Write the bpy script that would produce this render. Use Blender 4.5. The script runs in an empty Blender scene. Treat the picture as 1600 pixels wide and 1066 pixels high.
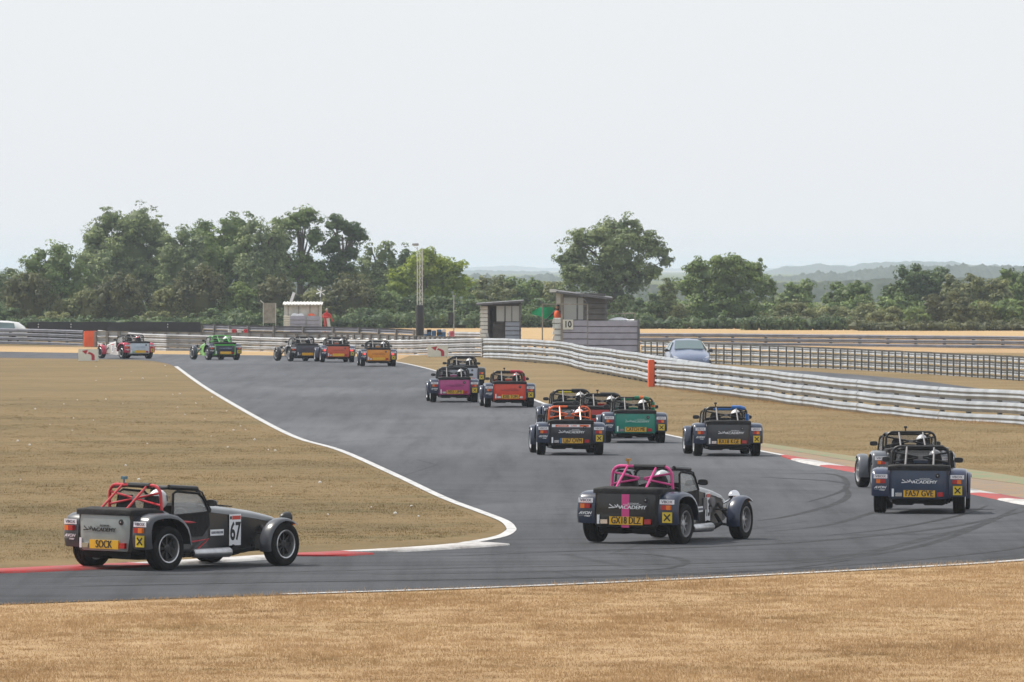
import bpy, bmesh, math, random
import numpy as np
from mathutils import Vector, Matrix, noise as mnoise

SC = bpy.context.scene
R = math.radians
rng = np.random.default_rng(7)
random.seed(7)

# ------------------------------------------------------------------ camera
F = 12500.0          # focal length in photograph pixels (1600 wide)
H = 4.05             # camera height
YH = 420.0           # horizon row
TILT = math.atan((533 - YH) / F)
cam = bpy.data.cameras.new('camera')
cam.sensor_width = 36.0; cam.lens = 36.0 * F / 1600.0
cam.clip_start = 1.0; cam.clip_end = 30000
cam.dof.use_dof = True; cam.dof.focus_distance = 135; cam.dof.aperture_fstop = 20
camo = bpy.data.objects.new('camera', cam); SC.collection.objects.link(camo)
camo.location = (0, 0, H); camo.rotation_euler = (math.pi / 2 - TILT, 0, 0)
SC.camera = camo

# ------------------------------------------------------------------ sky and sun
SUN_EL = R(54)
SUNV = Vector((-0.88, 0.47, 0)).normalized()        # horizontal direction towards the sun
world = bpy.data.worlds.new('World'); SC.world = world; world.use_nodes = True
wn = world.node_tree; wn.nodes.clear()
sky = wn.nodes.new('ShaderNodeTexSky'); sky.sky_type = 'NISHITA'; sky.sun_disc = False
sky.sun_elevation = SUN_EL
sky.sun_rotation = math.atan2(SUNV.x, SUNV.y)
sky.air_density = 1.0; sky.dust_density = 3.0; sky.ozone_density = 1.0
veil = wn.nodes.new('ShaderNodeMix'); veil.data_type = 'RGBA'
veil.inputs[0].default_value = 0.86
veil.inputs[7].default_value = (7.42, 7.68, 7.98, 1)    # thin white veil over the whole sky
bg = wn.nodes.new('ShaderNodeBackground'); bg.inputs['Strength'].default_value = 0.1255
wo = wn.nodes.new('ShaderNodeOutputWorld')
wn.links.new(sky.outputs[0], veil.inputs[6]); wn.links.new(veil.outputs[2], bg.inputs['Color'])
wn.links.new(bg.outputs[0], wo.inputs[0])
sun = bpy.data.lights.new('sun', 'SUN'); sun.energy = 4.9; sun.angle = R(0.8); sun.color = (1.0, 0.94, 0.85)
suno = bpy.data.objects.new('sun', sun); SC.collection.objects.link(suno)
tosun = Vector((SUNV.x * math.cos(SUN_EL), SUNV.y * math.cos(SUN_EL), math.sin(SUN_EL)))
suno.rotation_euler = tosun.to_track_quat('Z', 'Y').to_euler()
suno.location = (-60, 100, 80)
SC.view_settings.view_transform = 'Standard'; SC.view_settings.look = 'None'
SC.view_settings.exposure = 0.0; SC.view_settings.gamma = 1.0
SC.view_settings.use_curve_mapping = False
SC.cycles.volume_bounces = 1; SC.cycles.max_bounces = 8; SC.cycles.transparent_max_bounces = 16

# ------------------------------------------------------------------ image -> place helpers
ct, st = math.cos(TILT), math.sin(TILT)
def ray(px, py):
    u = (px - 800) / F; v = (533 - py) / F
    return Vector((u, ct + v * st, -st + v * ct))
def G(px, py, z=0.0):
    d = ray(px, py); t = (z - H) / d.z
    return Vector((d.x * t, d.y * t, z))
def P(px, py, D):
    d = ray(px, py); t = D / d.y
    return Vector((d.x * t, D, H + d.z * t))

# ------------------------------------------------------------------ materials
MATS = {}
def nodes(name):
    m = bpy.data.materials.new(name); m.use_nodes = True
    nt = m.node_tree; b = nt.nodes['Principled BSDF']
    return m, nt, b
def mat(name, col, rough=0.6, metal=0.0, var=0.0, scale=8.0, bump=0.0, bscale=None, coat=0.0, spec=0.5, dirt=0.0, emit=None, trans=0.0):
    if name in MATS: return MATS[name]
    m, nt, b = nodes(name)
    c4 = (*col, 1)
    b.inputs['Base Color'].default_value = c4
    b.inputs['Roughness'].default_value = rough; b.inputs['Metallic'].default_value = metal
    b.inputs['Specular IOR Level'].default_value = spec
    b.inputs['Coat Weight'].default_value = coat; b.inputs['Coat Roughness'].default_value = 0.08
    if trans: b.inputs['Transmission Weight'].default_value = trans
    tc = nt.nodes.new('ShaderNodeTexCoord')
    if var > 0 or dirt > 0:
        n = nt.nodes.new('ShaderNodeTexNoise'); n.inputs['Scale'].default_value = scale; n.inputs['Detail'].default_value = 6
        nt.links.new(tc.outputs['Object'], n.inputs['Vector'])
        r = nt.nodes.new('ShaderNodeValToRGB')
        r.color_ramp.elements[0].position = 0.3; r.color_ramp.elements[1].position = 0.7
        lo = tuple(c * (1 - var) for c in col); hi = tuple(min(1, c * (1 + var * 0.6)) for c in col)
        r.color_ramp.elements[0].color = (*lo, 1); r.color_ramp.elements[1].color = (*hi, 1)
        nt.links.new(n.outputs[0], r.inputs[0]); out = r.outputs[0]
        if dirt > 0:
            n2 = nt.nodes.new('ShaderNodeTexNoise'); n2.inputs['Scale'].default_value = scale * 0.35; n2.inputs['Detail'].default_value = 8
            n2.inputs['Roughness'].default_value = 0.7
            nt.links.new(tc.outputs['Object'], n2.inputs['Vector'])
            mr = nt.nodes.new('ShaderNodeMapRange'); mr.inputs[1].default_value = 0.45; mr.inputs[2].default_value = 0.75
            mr.inputs[4].default_value = dirt
            nt.links.new(n2.outputs[0], mr.inputs[0])
            mx = nt.nodes.new('ShaderNodeMix'); mx.data_type = 'RGBA'
            nt.links.new(mr.outputs[0], mx.inputs[0]); nt.links.new(out, mx.inputs[6]); mx.inputs[7].default_value = (0.16, 0.125, 0.09, 1)
            out = mx.outputs[2]
        nt.links.new(out, b.inputs['Base Color'])
    if bump > 0:
        n = nt.nodes.new('ShaderNodeTexNoise'); n.inputs['Scale'].default_value = bscale or scale * 4; n.inputs['Detail'].default_value = 4
        nt.links.new(tc.outputs['Object'], n.inputs['Vector'])
        bp = nt.nodes.new('ShaderNodeBump'); bp.inputs['Strength'].default_value = bump; bp.inputs['Distance'].default_value = 0.02
        nt.links.new(n.outputs[0], bp.inputs['Height']); nt.links.new(bp.outputs[0], b.inputs['Normal'])
    if emit:
        b.inputs['Emission Color'].default_value = (*col, 1); b.inputs['Emission Strength'].default_value = emit
    MATS[name] = m
    return m
def paint(name, col, rough=0.3, coat=0.5): return mat('paint_' + name, col, rough, 0, 0.10, 6, 0.03, 30, coat=coat, dirt=0.07 if max(col) < 0.08 else 0.18, spec=0.35)

def ramp(nt, src, stops):
    r = nt.nodes.new('ShaderNodeValToRGB'); cr = r.color_ramp
    while len(cr.elements) < len(stops): cr.elements.new(0.5)
    for e, (p, c) in zip(cr.elements, stops): e.position = p; e.color = (*c, 1)
    nt.links.new(src, r.inputs[0]); return r.outputs[0]
def tnoise(nt, vec, scale, detail=5, rough=0.55, xyz=(1, 1, 1)):
    mp = nt.nodes.new('ShaderNodeMapping'); mp.inputs['Scale'].default_value = xyz
    nt.links.new(vec, mp.inputs[0])
    n = nt.nodes.new('ShaderNodeTexNoise'); n.inputs['Scale'].default_value = scale
    n.inputs['Detail'].default_value = detail; n.inputs['Roughness'].default_value = rough
    nt.links.new(mp.outputs[0], n.inputs['Vector']); return n.outputs[0]
def mixc(nt, fac, a, b, mode='MIX'):
    m = nt.nodes.new('ShaderNodeMix'); m.data_type = 'RGBA'; m.blend_type = mode
    for sock, v in ((m.inputs[0], fac), (m.inputs[6], a), (m.inputs[7], b)):
        if hasattr(v, 'links'): nt.links.new(v, sock)
        else: sock.default_value = v if not isinstance(v, tuple) else (*v, 1)
    return m.outputs[2]

def grass_mat(name, c_hi, c_mid, c_lo, green, gamount, blade=False):
    m, nt, b = nodes(name)
    geo = nt.nodes.new('ShaderNodeNewGeometry'); pos = geo.outputs['Position']
    big = tnoise(nt, pos, 0.16, 7, 0.7, (0.7, 0.9, 1))
    base = ramp(nt, big, [(0.36, c_lo), (0.49, c_mid), (0.62, c_hi)])
    mid = tnoise(nt, pos, 1.1, 7, 0.75, (0.7, 1.1, 1))
    base = mixc(nt, 0.5, base, ramp(nt, mid, [(0.3, tuple(x * 0.75 for x in c_lo)), (0.5, c_mid), (0.72, c_hi)]))
    gr = tnoise(nt, pos, 0.35, 8, 0.78, (0.6, 1.0, 1))
    mr = nt.nodes.new('ShaderNodeMapRange'); mr.inputs[1].default_value = 0.52; mr.inputs[2].default_value = 0.72; mr.inputs[4].default_value = gamount
    nt.links.new(gr, mr.inputs[0]); base = mixc(nt, mr.outputs[0], base, green)
    if blade:
        at = nt.nodes.new('ShaderNodeAttribute'); at.attribute_name = 'rnd'
        f = ramp(nt, at.outputs['Fac'], [(0.0, (0.98, 0.96, 0.92)), (0.5, (1.18, 1.18, 1.18)), (1.0, (1.42, 1.42, 1.41))])
        base = mixc(nt, 1.0, base, f, 'MULTIPLY')
        b.inputs['Subsurface Weight'].default_value = 0.0
        tr = nt.nodes.new('ShaderNodeBsdfTranslucent'); ms = nt.nodes.new('ShaderNodeMixShader'); ms.inputs[0].default_value = 0.42
        nt.links.new(base, tr.inputs[0]); nt.links.new(b.outputs[0], ms.inputs[1]); nt.links.new(tr.outputs[0], ms.inputs[2])
        nt.links.new(ms.outputs[0], nt.nodes['Material Output'].inputs[0])
    else:
        fine = tnoise(nt, pos, 14, 8, 0.8)
        f = ramp(nt, fine, [(0.3, (0.62, 0.6, 0.56)), (0.5, (1, 1, 1)), (0.7, (1.3, 1.28, 1.22))])
        base = mixc(nt, 1.0, base, f, 'MULTIPLY')
        bp = nt.nodes.new('ShaderNodeBump'); bp.inputs['Strength'].default_value = 0.6; bp.inputs['Distance'].default_value = 0.05
        nt.links.new(tnoise(nt, pos, 9, 8, 0.8), bp.inputs['Height']); nt.links.new(bp.outputs[0], b.inputs['Normal'])
    nt.links.new(base, b.inputs['Base Color']); b.inputs['Roughness'].default_value = 0.85
    b.inputs['Specular IOR Level'].default_value = 0.15
    return m
STRAW = ((0.44, 0.310, 0.180), (0.36, 0.240, 0.126), (0.235, 0.150, 0.074), (0.17, 0.155, 0.065), 0.3)
INF = ((0.218, 0.154, 0.076), (0.172, 0.121, 0.056), (0.104, 0.080, 0.036), (0.076, 0.079, 0.031), 0.75)
m_straw = grass_mat('dry_straw_grass', *STRAW); m_straw_b = grass_mat('dry_straw_blades', *STRAW, blade=True)
m_inf = grass_mat('parched_infield_grass', *INF); m_inf_b = grass_mat('parched_infield_blades', *INF, blade=True)
VRG = ((0.245, 0.176, 0.088), (0.192, 0.135, 0.063), (0.135, 0.100, 0.047), (0.100, 0.096, 0.040), 0.5)
m_vrg = grass_mat('parched_verge_grass', *VRG); m_vrg_b = grass_mat('parched_verge_blades', *VRG, blade=True)
m_far = grass_mat('far_stubble', (0.46, 0.33, 0.18), (0.40, 0.275, 0.14), (0.32, 0.215, 0.105), (0.3, 0.25, 0.1), 0.2)

def asphalt_mat():
    m, nt, b = nodes('asphalt')
    geo = nt.nodes.new('ShaderNodeNewGeometry'); pos = geo.outputs['Position']
    big = tnoise(nt, pos, 0.10, 5, 0.6, (1.0, 0.35, 1))
    c = ramp(nt, big, [(0.34, (0.064, 0.067, 0.075)), (0.5, (0.080, 0.084, 0.094)), (0.64, (0.100, 0.105, 0.116))])
    streak = tnoise(nt, pos, 1.0, 6, 0.7, (1.6, 0.05, 1))
    sf = ramp(nt, streak, [(0.35, (0.72, 0.72, 0.72)), (0.5, (1, 1, 1)), (0.65, (1.16, 1.16, 1.16))])
    c = mixc(nt, 0.8, c, sf, 'MULTIPLY')
    # darker nearby, glancing light put into the colour; then rubber arcs in the hairpin
    sep = nt.nodes.new('ShaderNodeSeparateXYZ'); nt.links.new(pos, sep.inputs[0])
    mr = nt.nodes.new('ShaderNodeMapRange'); mr.inputs[1].default_value = 190; mr.inputs[2].default_value = 105
    mr.inputs[3].default_value = 0.0; mr.inputs[4].default_value = 1.0
    nt.links.new(sep.outputs[1], mr.inputs[0])
    c = mixc(nt, mr.outputs[0], c, mixc(nt, 1.0, c, (0.66, 0.66, 0.66), 'MULTIPLY'))
    sx_ = nt.nodes.new('ShaderNodeMath'); sx_.operation = 'SUBTRACT'; nt.links.new(sep.outputs[0], sx_.inputs[0]); sx_.inputs[1].default_value = -5.5
    sy_ = nt.nodes.new('ShaderNodeMath'); sy_.operation = 'SUBTRACT'; nt.links.new(sep.outputs[1], sy_.inputs[0]); sy_.inputs[1].default_value = 139.0
    cv = nt.nodes.new('ShaderNodeCombineXYZ'); nt.links.new(sx_.outputs[0], cv.inputs[0]); nt.links.new(sy_.outputs[0], cv.inputs[1])
    ln = nt.nodes.new('ShaderNodeVectorMath'); ln.operation = 'LENGTH'; nt.links.new(cv.outputs[0], ln.inputs[0])
    an = nt.nodes.new('ShaderNodeMath'); an.operation = 'ARCTAN2'; nt.links.new(sx_.outputs[0], an.inputs[0]); nt.links.new(sy_.outputs[0], an.inputs[1])
    pv_ = nt.nodes.new('ShaderNodeCombineXYZ'); nt.links.new(ln.outputs['Value'], pv_.inputs[0]); nt.links.new(an.outputs[0], pv_.inputs[1])
    arcs = tnoise(nt, pv_.outputs[0], 0.9, 7, 0.72, (1.0, 0.9, 1))
    af = ramp(nt, arcs, [(0.36, (0.68, 0.68, 0.68)), (0.5, (0.98, 0.98, 0.98)), (0.66, (1.18, 1.18, 1.18))])
    c = mixc(nt, mr.outputs[0], c, mixc(nt, 1.0, c, af, 'MULTIPLY'))
    fine = tnoise(nt, pos, 60, 4, 0.8)
    c = mixc(nt, 1.0, c, ramp(nt, fine, [(0.35, (0.75, 0.75, 0.75)), (0.65, (1.25, 1.25, 1.25))]), 'MULTIPLY')
    patch = nt.nodes.new('ShaderNodeTexVoronoi'); patch.feature = 'DISTANCE_TO_EDGE'; patch.inputs['Scale'].default_value = 0.11
    nt.links.new(pos, patch.inputs['Vector'])
    c = mixc(nt, 1.0, c, ramp(nt, patch.outputs['Distance'], [(0.0, (0.72, 0.72, 0.72)), (0.008, (1, 1, 1))]), 'MULTIPLY')
    nt.links.new(c, b.inputs['Base Color']); b.inputs['Roughness'].default_value = 0.82
    b.inputs['Specular IOR Level'].default_value = 0.12
    bp = nt.nodes.new('ShaderNodeBump'); bp.inputs['Strength'].default_value = 0.35; bp.inputs['Distance'].default_value = 0.006
    nt.links.new(fine, bp.inputs['Height']); nt.links.new(bp.outputs[0], b.inputs['Normal'])
    return m
m_asph = asphalt_mat()
def worn(name, col, under, lo, hi, sc=3.0, rough=0.6):
    m, nt, b = nodes(name)
    geo = nt.nodes.new('ShaderNodeNewGeometry'); pos = geo.outputs['Position']
    n = tnoise(nt, pos, sc, 8, 0.8, (1, 0.5, 1))
    mr = nt.nodes.new('ShaderNodeMapRange'); mr.inputs[1].default_value = lo; mr.inputs[2].default_value = hi
    nt.links.new(n, mr.inputs[0]); c = mixc(nt, mr.outputs[0], col, under)
    nt.links.new(c, b.inputs['Base Color']); b.inputs['Roughness'].default_value = rough; b.inputs['Specular IOR Level'].default_value = 0.12
    return m
m_white = worn('road_paint_white', (0.50, 0.50, 0.50), (0.17, 0.17, 0.17), 0.47, 0.70)
m_kwhite = worn('kerb_white', (0.50, 0.49, 0.48), (0.20, 0.18, 0.17), 0.42, 0.68, 2.0)
m_kred = worn('kerb_red', (0.36, 0.035, 0.038), (0.17, 0.10, 0.09), 0.40, 0.70, 2.0)
m_green = worn('runoff_green', (0.13, 0.19, 0.10), (0.24, 0.17, 0.10), 0.40, 0.58, 2.0)
m_dirt = worn('edge_dirt', (0.20, 0.165, 0.135), (0.28, 0.19, 0.11), 0.4, 0.65, 1.5, 0.9)
m_rubber = worn('skid_rubber', (0.018, 0.018, 0.020), (0.041, 0.043, 0.047), 0.42, 0.62, 2.2, 0.7)

M = dict(
    tyre=mat('tyre_rubber', (0.012, 0.012, 0.013), 0.85, 0, 0.3, 20, 0.3, 60, spec=0.2),
    black=mat('satin_black', (0.014, 0.014, 0.016), 0.4, 0, 0.2, 10, 0.05),
    cloth=mat('black_vinyl_cover', (0.014, 0.0135, 0.015), 0.7, 0, 0.3, 14, 0.4, 18, spec=0.25),
    under=mat('underbody_black', (0.008, 0.008, 0.008), 0.8, 0, 0.3, 10, spec=0.15),
    steel=mat('brushed_steel', (0.55, 0.55, 0.56), 0.35, 0.9, 0.15, 12, 0.1, 60),
    alloy=mat('alloy_wheel', (0.45, 0.46, 0.48), 0.35, 0.8, 0.15, 15),
    strut=mat('grey_strut', (0.17, 0.165, 0.17), 0.6, 0.0, 0.15, 15),
    seat=mat('seat_cloth', (0.016, 0.016, 0.018), 0.8, 0, 0.3, 18, 0.3, 40),
    amber=mat('amber_lens', (0.75, 0.16, 0.01), 0.2, 0, 0.1, 30, coat=0.6),
    red=mat('red_lens', (0.40, 0.010, 0.012), 0.2, 0, 0.1, 30, coat=0.6),
    redlit=mat('lit_brake_lens', (0.95, 0.06, 0.06), 0.2, emit=1.6),
    plate=mat('yellow_number_plate', (0.72, 0.40, 0.015), 0.35, 0, 0.08, 6, coat=0.2),
    xplate=mat('novice_cross_yellow', (0.66, 0.48, 0.03), 0.5, 0, 0.08, 6),
    ink=mat('black_lettering', (0.012, 0.012, 0.013), 0.5),
    winks=mat('white_lettering', (0.75, 0.76, 0.78), 0.5),
    sticker=mat('white_sticker', (0.80, 0.81, 0.84), 0.4, 0, 0.08, 6),
    navytext=mat('navy_lettering', (0.02, 0.03, 0.06), 0.5),
    chrome=mat('chrome', (0.7, 0.7, 0.72), 0.12, 1.0),
    galv=mat('galvanised_steel', (0.34, 0.36, 0.38), 0.5, 0.4, 0.30, 1.1, 0.15, 20, dirt=0.13),
    galvd=mat('weathered_galvanised_steel', (0.33, 0.34, 0.36), 0.6, 0.25, 0.3, 1.6, 0.15, 20, dirt=0.3),
    galvx=mat('shade_blue_steel', (0.13, 0.14, 0.175), 0.7, 0.1, 0.3, 1.6, 0.15, 20, dirt=0.3),  # shade on the unlit barrier faces put into the steel colour
    post=mat('galvanised_post', (0.18, 0.18, 0.18), 0.6, 0.3, 0.3, 4, dirt=0.3),
    orange=mat('orange_pad_vinyl', (0.80, 0.115, 0.03), 0.55, 0, 0.12, 3, 0.3, 6),
    blackwrap=mat('black_belting', (0.016, 0.015, 0.018), 0.6, 0, 0.4, 3, 0.3, 6),
    hutply=mat('weathered_plywood', (0.30, 0.27, 0.22), 0.8, 0, 0.35, 3, 0.3, 20),
    hutdark=mat('dark_brown_boarding', (0.05, 0.045, 0.042), 0.8, 0, 0.35, 4, 0.3, 20),
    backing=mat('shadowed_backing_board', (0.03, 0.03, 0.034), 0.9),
    hutcream=mat('pale_hut_panel', (0.60, 0.59, 0.54), 0.7, 0, 0.2, 3, 0.2, 12, dirt=0.25),
    felt=mat('grey_roofing_felt', (0.13, 0.13, 0.14), 0.8, 0, 0.3, 4, 0.3, 20),
    signw=mat('cream_sign_board', (0.70, 0.69, 0.60), 0.6, 0, 0.1, 3, dirt=0.15),
    signr=mat('red_sign_arrow', (0.42, 0.015, 0.03), 0.5),
)
def glass_mat(name, col, alpha, rough=0.05):
    m, nt, b = nodes(name)
    b.inputs['Base Color'].default_value = (*col, 1); b.inputs['Roughness'].default_value = rough
    b.inputs['Alpha'].default_value = alpha; b.inputs['Specular IOR Level'].default_value = 0.8
    MATS[name] = m; return m
M['poly'] = glass_mat('hazy_polythene_window', (0.42, 0.44, 0.43), 0.72, 0.35)
M['screen'] = glass_mat('clear_screen', (0.45, 0.46, 0.46), 0.35)
M['carglass'] = glass_mat('car_window_glass', (0.10, 0.15, 0.16), 0.95, 0.06)

# ------------------------------------------------------------------ mesh helpers
COL = SC.collection
class MB:
    def __init__(s): s.v = []; s.f = []
    def add(s, vs, fs):
        o = len(s.v); s.v += [tuple(v) for v in vs]; s.f += [tuple(i + o for i in f) for f in fs]; return s
    def box(s, x0, x1, y0, y1, z0, z1, mtx=None):
        vs = [Vector((x, y, z)) for z in (z0, z1) for y in (y0, y1) for x in (x0, x1)]
        if mtx: vs = [mtx @ v for v in vs]
        return s.add(vs, [(0, 2, 3, 1), (4, 5, 7, 6), (0, 1, 5, 4), (2, 6, 7, 3), (0, 4, 6, 2), (1, 3, 7, 5)])
    def tube(s, pts, r, n=8, cap=True):
        pts = [Vector(p) for p in pts]; rings = []
        rr = r if isinstance(r, (list, tuple)) else [r] * len(pts)
        prev = None
        for i, p in enumerate(pts):
            t = (pts[min(i + 1, len(pts) - 1)] - pts[max(i - 1, 0)]).normalized()
            if prev is None:
                a = t.orthogonal().normalized()
            else:
                a = (prev - t * prev.dot(t)).normalized()
            prev = a; b = t.cross(a)
            rings.append([p + (a * math.cos(k * 2 * math.pi / n) + b * math.sin(k * 2 * math.pi / n)) * rr[i] for k in range(n)])
        return s.loft(rings, cap)
    def loft(s, rings, cap=True, closed=True):
        n = len(rings[0]); vs = [v for r in rings for v in r]; fs = []
        for i in range(len(rings) - 1):
            for k in range(n if closed else n - 1):
                k2 = (k + 1) % n
                fs.append((i * n + k, i * n + k2, (i + 1) * n + k2, (i + 1) * n + k))
        if cap and closed:
            fs.append(tuple(reversed(range(n)))); o = (len(rings) - 1) * n; fs.append(tuple(o + k for k in range(n)))
        return s.add(vs, fs)
    def lathe(s, prof, n=24, axis='x', centre=(0, 0, 0), closed=False):
        rings = []
        for k in range(n):
            a = 2 * math.pi * k / n; c, q = math.cos(a), math.sin(a)
            ring = []
            for (h, r) in prof:
                v = {'x': (h, r * c, r * q), 'y': (r * c, h, r * q), 'z': (r * c, r * q, h)}[axis]
                ring.append(Vector(v) + Vector(centre))
            rings.append(ring)
        m = len(prof); vs = [v for r in rings for v in r]; fs = []
        for k in range(n):
            k2 = (k + 1) % n
            for i in range(m if closed else m - 1):
                i2 = (i + 1) % m
                fs.append((k * m + i, k * m + i2, k2 * m + i2, k2 * m + i))
        return s.add(vs, fs)
    def mesh(s, name, smooth=35):
        me = bpy.data.meshes.new(name); me.from_pydata(s.v, [], s.f)
        bm = bmesh.new(); bm.from_mesh(me); bmesh.ops.recalc_face_normals(bm, faces=bm.faces); bm.to_mesh(me); bm.free()
        if smooth:
            me.polygons.foreach_set('use_smooth', [True] * len(me.polygons))
            me.set_sharp_from_angle(angle=R(smooth))
        me.update(); return me
    def build(s, name, m, parent=None, smooth=35, **kw):
        me = s.mesh(name, smooth); me.materials.append(m)
        return link(name, me, parent, **kw)
def link(name, me, parent=None, loc=None, rz=None, label=None):
    o = bpy.data.objects.new(name, me); COL.objects.link(o)
    if parent: o.parent = parent
    if loc is not None: o.location = loc
    if rz is not None: o.rotation_euler = (0, 0, rz)
    if label: o['label'] = label
    return o
def empty(name, loc=(0, 0, 0), rz=0.0, label=None, cat=None, group=None):
    o = bpy.data.objects.new(name, None); COL.objects.link(o); o.location = loc; o.rotation_euler = (0, 0, rz)
    o.empty_display_size = 0.3
    return tag(o, label, cat, group)
def tag(o, label=None, cat=None, group=None, kind=None):
    if label: o['label'] = label
    if cat: o['category'] = cat
    if group: o['group'] = group
    if kind: o['kind'] = kind
    return o
def quads_mesh(name, V, nper, rnd=None, m=None):
    """V: (n*nper,3) array of separate polygons with nper corners."""
    me = bpy.data.meshes.new(name); nv = len(V); nf = nv // nper
    me.vertices.add(nv); me.vertices.foreach_set('co', V.astype(np.float32).ravel())
    me.loops.add(nv); me.loops.foreach_set('vertex_index', np.arange(nv, dtype=np.int32))
    me.polygons.add(nf); me.polygons.foreach_set('loop_start', np.arange(0, nv, nper, dtype=np.int32))
    me.polygons.foreach_set('loop_total', np.full(nf, nper, dtype=np.int32))
    if rnd is not None:
        a = me.attributes.new('rnd', 'FLOAT', 'FACE'); a.data.foreach_set('value', rnd.astype(np.float32))
    me.update(calc_edges=True)
    if m: me.materials.append(m)
    return me
_txt = {}
def text_mesh(s, size, m, xs=1.0, bold=0.0, shear=0.0, depth=0.002, thick=0.0):
    key = (s, size, m.name, xs, bold, shear, thick)
    if key in _txt: return _txt[key]
    cu = bpy.data.curves.new('lettering', 'FONT'); cu.body = s; cu.size = size; cu.align_x = 'CENTER'; cu.align_y = 'CENTER'
    cu.offset = bold; cu.shear = shear; cu.extrude = depth; cu.resolution_u = 3
    ob = bpy.data.objects.new('lettering', cu); COL.objects.link(ob)
    me = bpy.data.meshes.new_from_object(ob)
    bpy.data.objects.remove(ob); bpy.data.curves.remove(cu)
    for v in me.vertices: v.co.x *= xs
    if thick:      # heavier strokes: the outline repeated a hair to each side, joined in one mesh
        bm = bmesh.new(); bm.from_mesh(me)
        g0 = bm.verts[:] + bm.edges[:] + bm.faces[:]
        for q in (-1, 1):
            r_ = bmesh.ops.duplicate(bm, geom=g0)
            for v in r_['geom']:
                if isinstance(v, bmesh.types.BMVert): v.co.x += q * thick; v.co.z += 0.0004 * (q + 2)
        bm.to_mesh(me); bm.free()
    me.materials.clear(); me.materials.append(m); _txt[key] = me
    return me
def place_text(me, parent, loc, rot=(math.pi / 2, 0, 0), name='lettering'):
    o = link(name, me, parent); o.location = loc; o.rotation_euler = rot; return o

# ------------------------------------------------------------------ ground, track, lines
def smooth_poly(pts, n=6):
    out = []
    for i in range(len(pts) - 1):
        p0 = pts[max(i - 1, 0)]; p1 = pts[i]; p2 = pts[i + 1]; p3 = pts[min(i + 2, len(pts) - 1)]
        for k in range(n):
            t = k / n
            out.append(0.5 * ((2 * p1) + (p2 - p0) * t + (2 * p0 - 5 * p1 + 4 * p2 - p3) * t * t + (3 * p1 - p0 - 3 * p2 + p3) * t ** 3))
    out.append(pts[-1]); return out
def sheet(name, pts, z, m, kind='structure'):
    me = bpy.data.meshes.new(name); me.from_pydata([(p.x, p.y, z) for p in pts], [], [tuple(range(len(pts)))])
    bm = bmesh.new(); bm.from_mesh(me)
    if bm.faces and bm.faces[:][0].normal.z < 0: bmesh.ops.reverse_faces(bm, faces=bm.faces[:])
    bmesh.ops.triangulate(bm, faces=bm.faces[:]); bm.to_mesh(me); bm.free()
    me.materials.append(m); o = link(name, me); o['kind'] = kind; return o
def strip(name, path, w0, w1, z, m, w_fn=None, kind='structure', zt=None):
    """flat ribbon from offset w0 to w1 (positive = left of travel)."""
    mb = MB(); L = []; Rr = []
    for i, p in enumerate(path):
        t = (path[min(i + 1, len(path) - 1)] - path[max(i - 1, 0)]); t.z = 0; t.normalize(); nrm = Vector((-t.y, t.x, 0))
        k = w_fn(i / (len(path) - 1)) if w_fn else 1
        a = p + nrm * w0 * k; b = p + nrm * w1 * k; a.z = z; b.z = zt if zt is not None else z; L.append(a); Rr.append(b)
    mb.loft([[a, b] for a, b in zip(L, Rr)], closed=False, cap=False)
    o = mb.build(name, m, smooth=None)
    if zt is None:
        up = [p.normal.z for p in o.data.polygons]
        if sum(up) < 0:
            bm = bmesh.new(); bm.from_mesh(o.data); bmesh.ops.reverse_faces(bm, faces=bm.faces[:]); bm.to_mesh(o.data); bm.free()
    o['kind'] = kind; return o

sheet('ground', [Vector((-11200, -60, 0)), Vector((11200, -60, 0)), Vector((11200, 13600, 0)), Vector((-11200, 13600, 0))], 0.0, m_straw)

near_px = [(-500, 962), (-150, 950.5), (0, 945.5), (300, 935), (800, 918.5), (1200, 900), (1600, 877)]
near_edge = [G(*p) for p in near_px]
e_end = near_edge[-1]
bend = [Vector((8.6, e_end.y + 5, 0)), Vector((10.6, e_end.y + 13, 0)), Vector((10.4, e_end.y + 22, 0))]
right_px = [(1660, 795), (1600, 781), (1480, 758.5), (1333, 732), (1192, 705.5), (1040, 679), (863, 634), (832, 624), (740, 598), (685, 580.5), (645, 570.5), (615, 565)]
right_edge = [G(*p) for p in right_px]
far_px = [(590, 560), (560, 557.5), (400, 555.5), (200, 553), (0, 549.8), (-300, 545)]
far_edge = [G(*p) for p in far_px]
left_px = [(-300, 555), (0, 559.5), (150, 561.5), (225, 563.3), (255, 567.5), (272, 573), (300, 594), (330, 614), (400, 655), (460, 685), (525, 704), (610, 742), (685, 778), (745, 801), (780, 815), (791, 826)]
left_edge = [G(*p) for p in left_px]
apex_px = [(786, 833), (765, 841), (735, 846.5), (700, 851.5), (590, 859.5), (465, 865), (230, 879), (115, 884), (0, 889.5), (-500, 908)]
apex_edge = [G(*p) for p in apex_px]
le = smooth_poly(left_edge, 4); ae = smooth_poly(apex_edge, 4); ne = smooth_poly(near_edge + bend + right_edge[:1], 5)
re_ = smooth_poly(right_edge, 5); fe = smooth_poly(far_edge, 3)
sheet('track', ne[:-1] + re_ + fe + le + ae, 0.008, m_asph)
inf_pts = list(reversed(le)); inf_pts = [p.copy() for p in le] + [p.copy() for p in ae] + [Vector((-60, 105, 0)), Vector((-60, 360, 0))]
sheet('infield_grass', inf_pts, 0.004, m_inf)
rv = [p.copy() for p in re_]
sheet('outer_verge', rv + [G(640, 556), G(754, 557), G(880, 566), G(1018, 590), G(1300, 622), G(1600, 648), G(1900, 668), G(2100, 760), Vector((16, 150, 0)), Vector((12.5, e_end.y + 22, 0))], 0.004, m_vrg)
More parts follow.
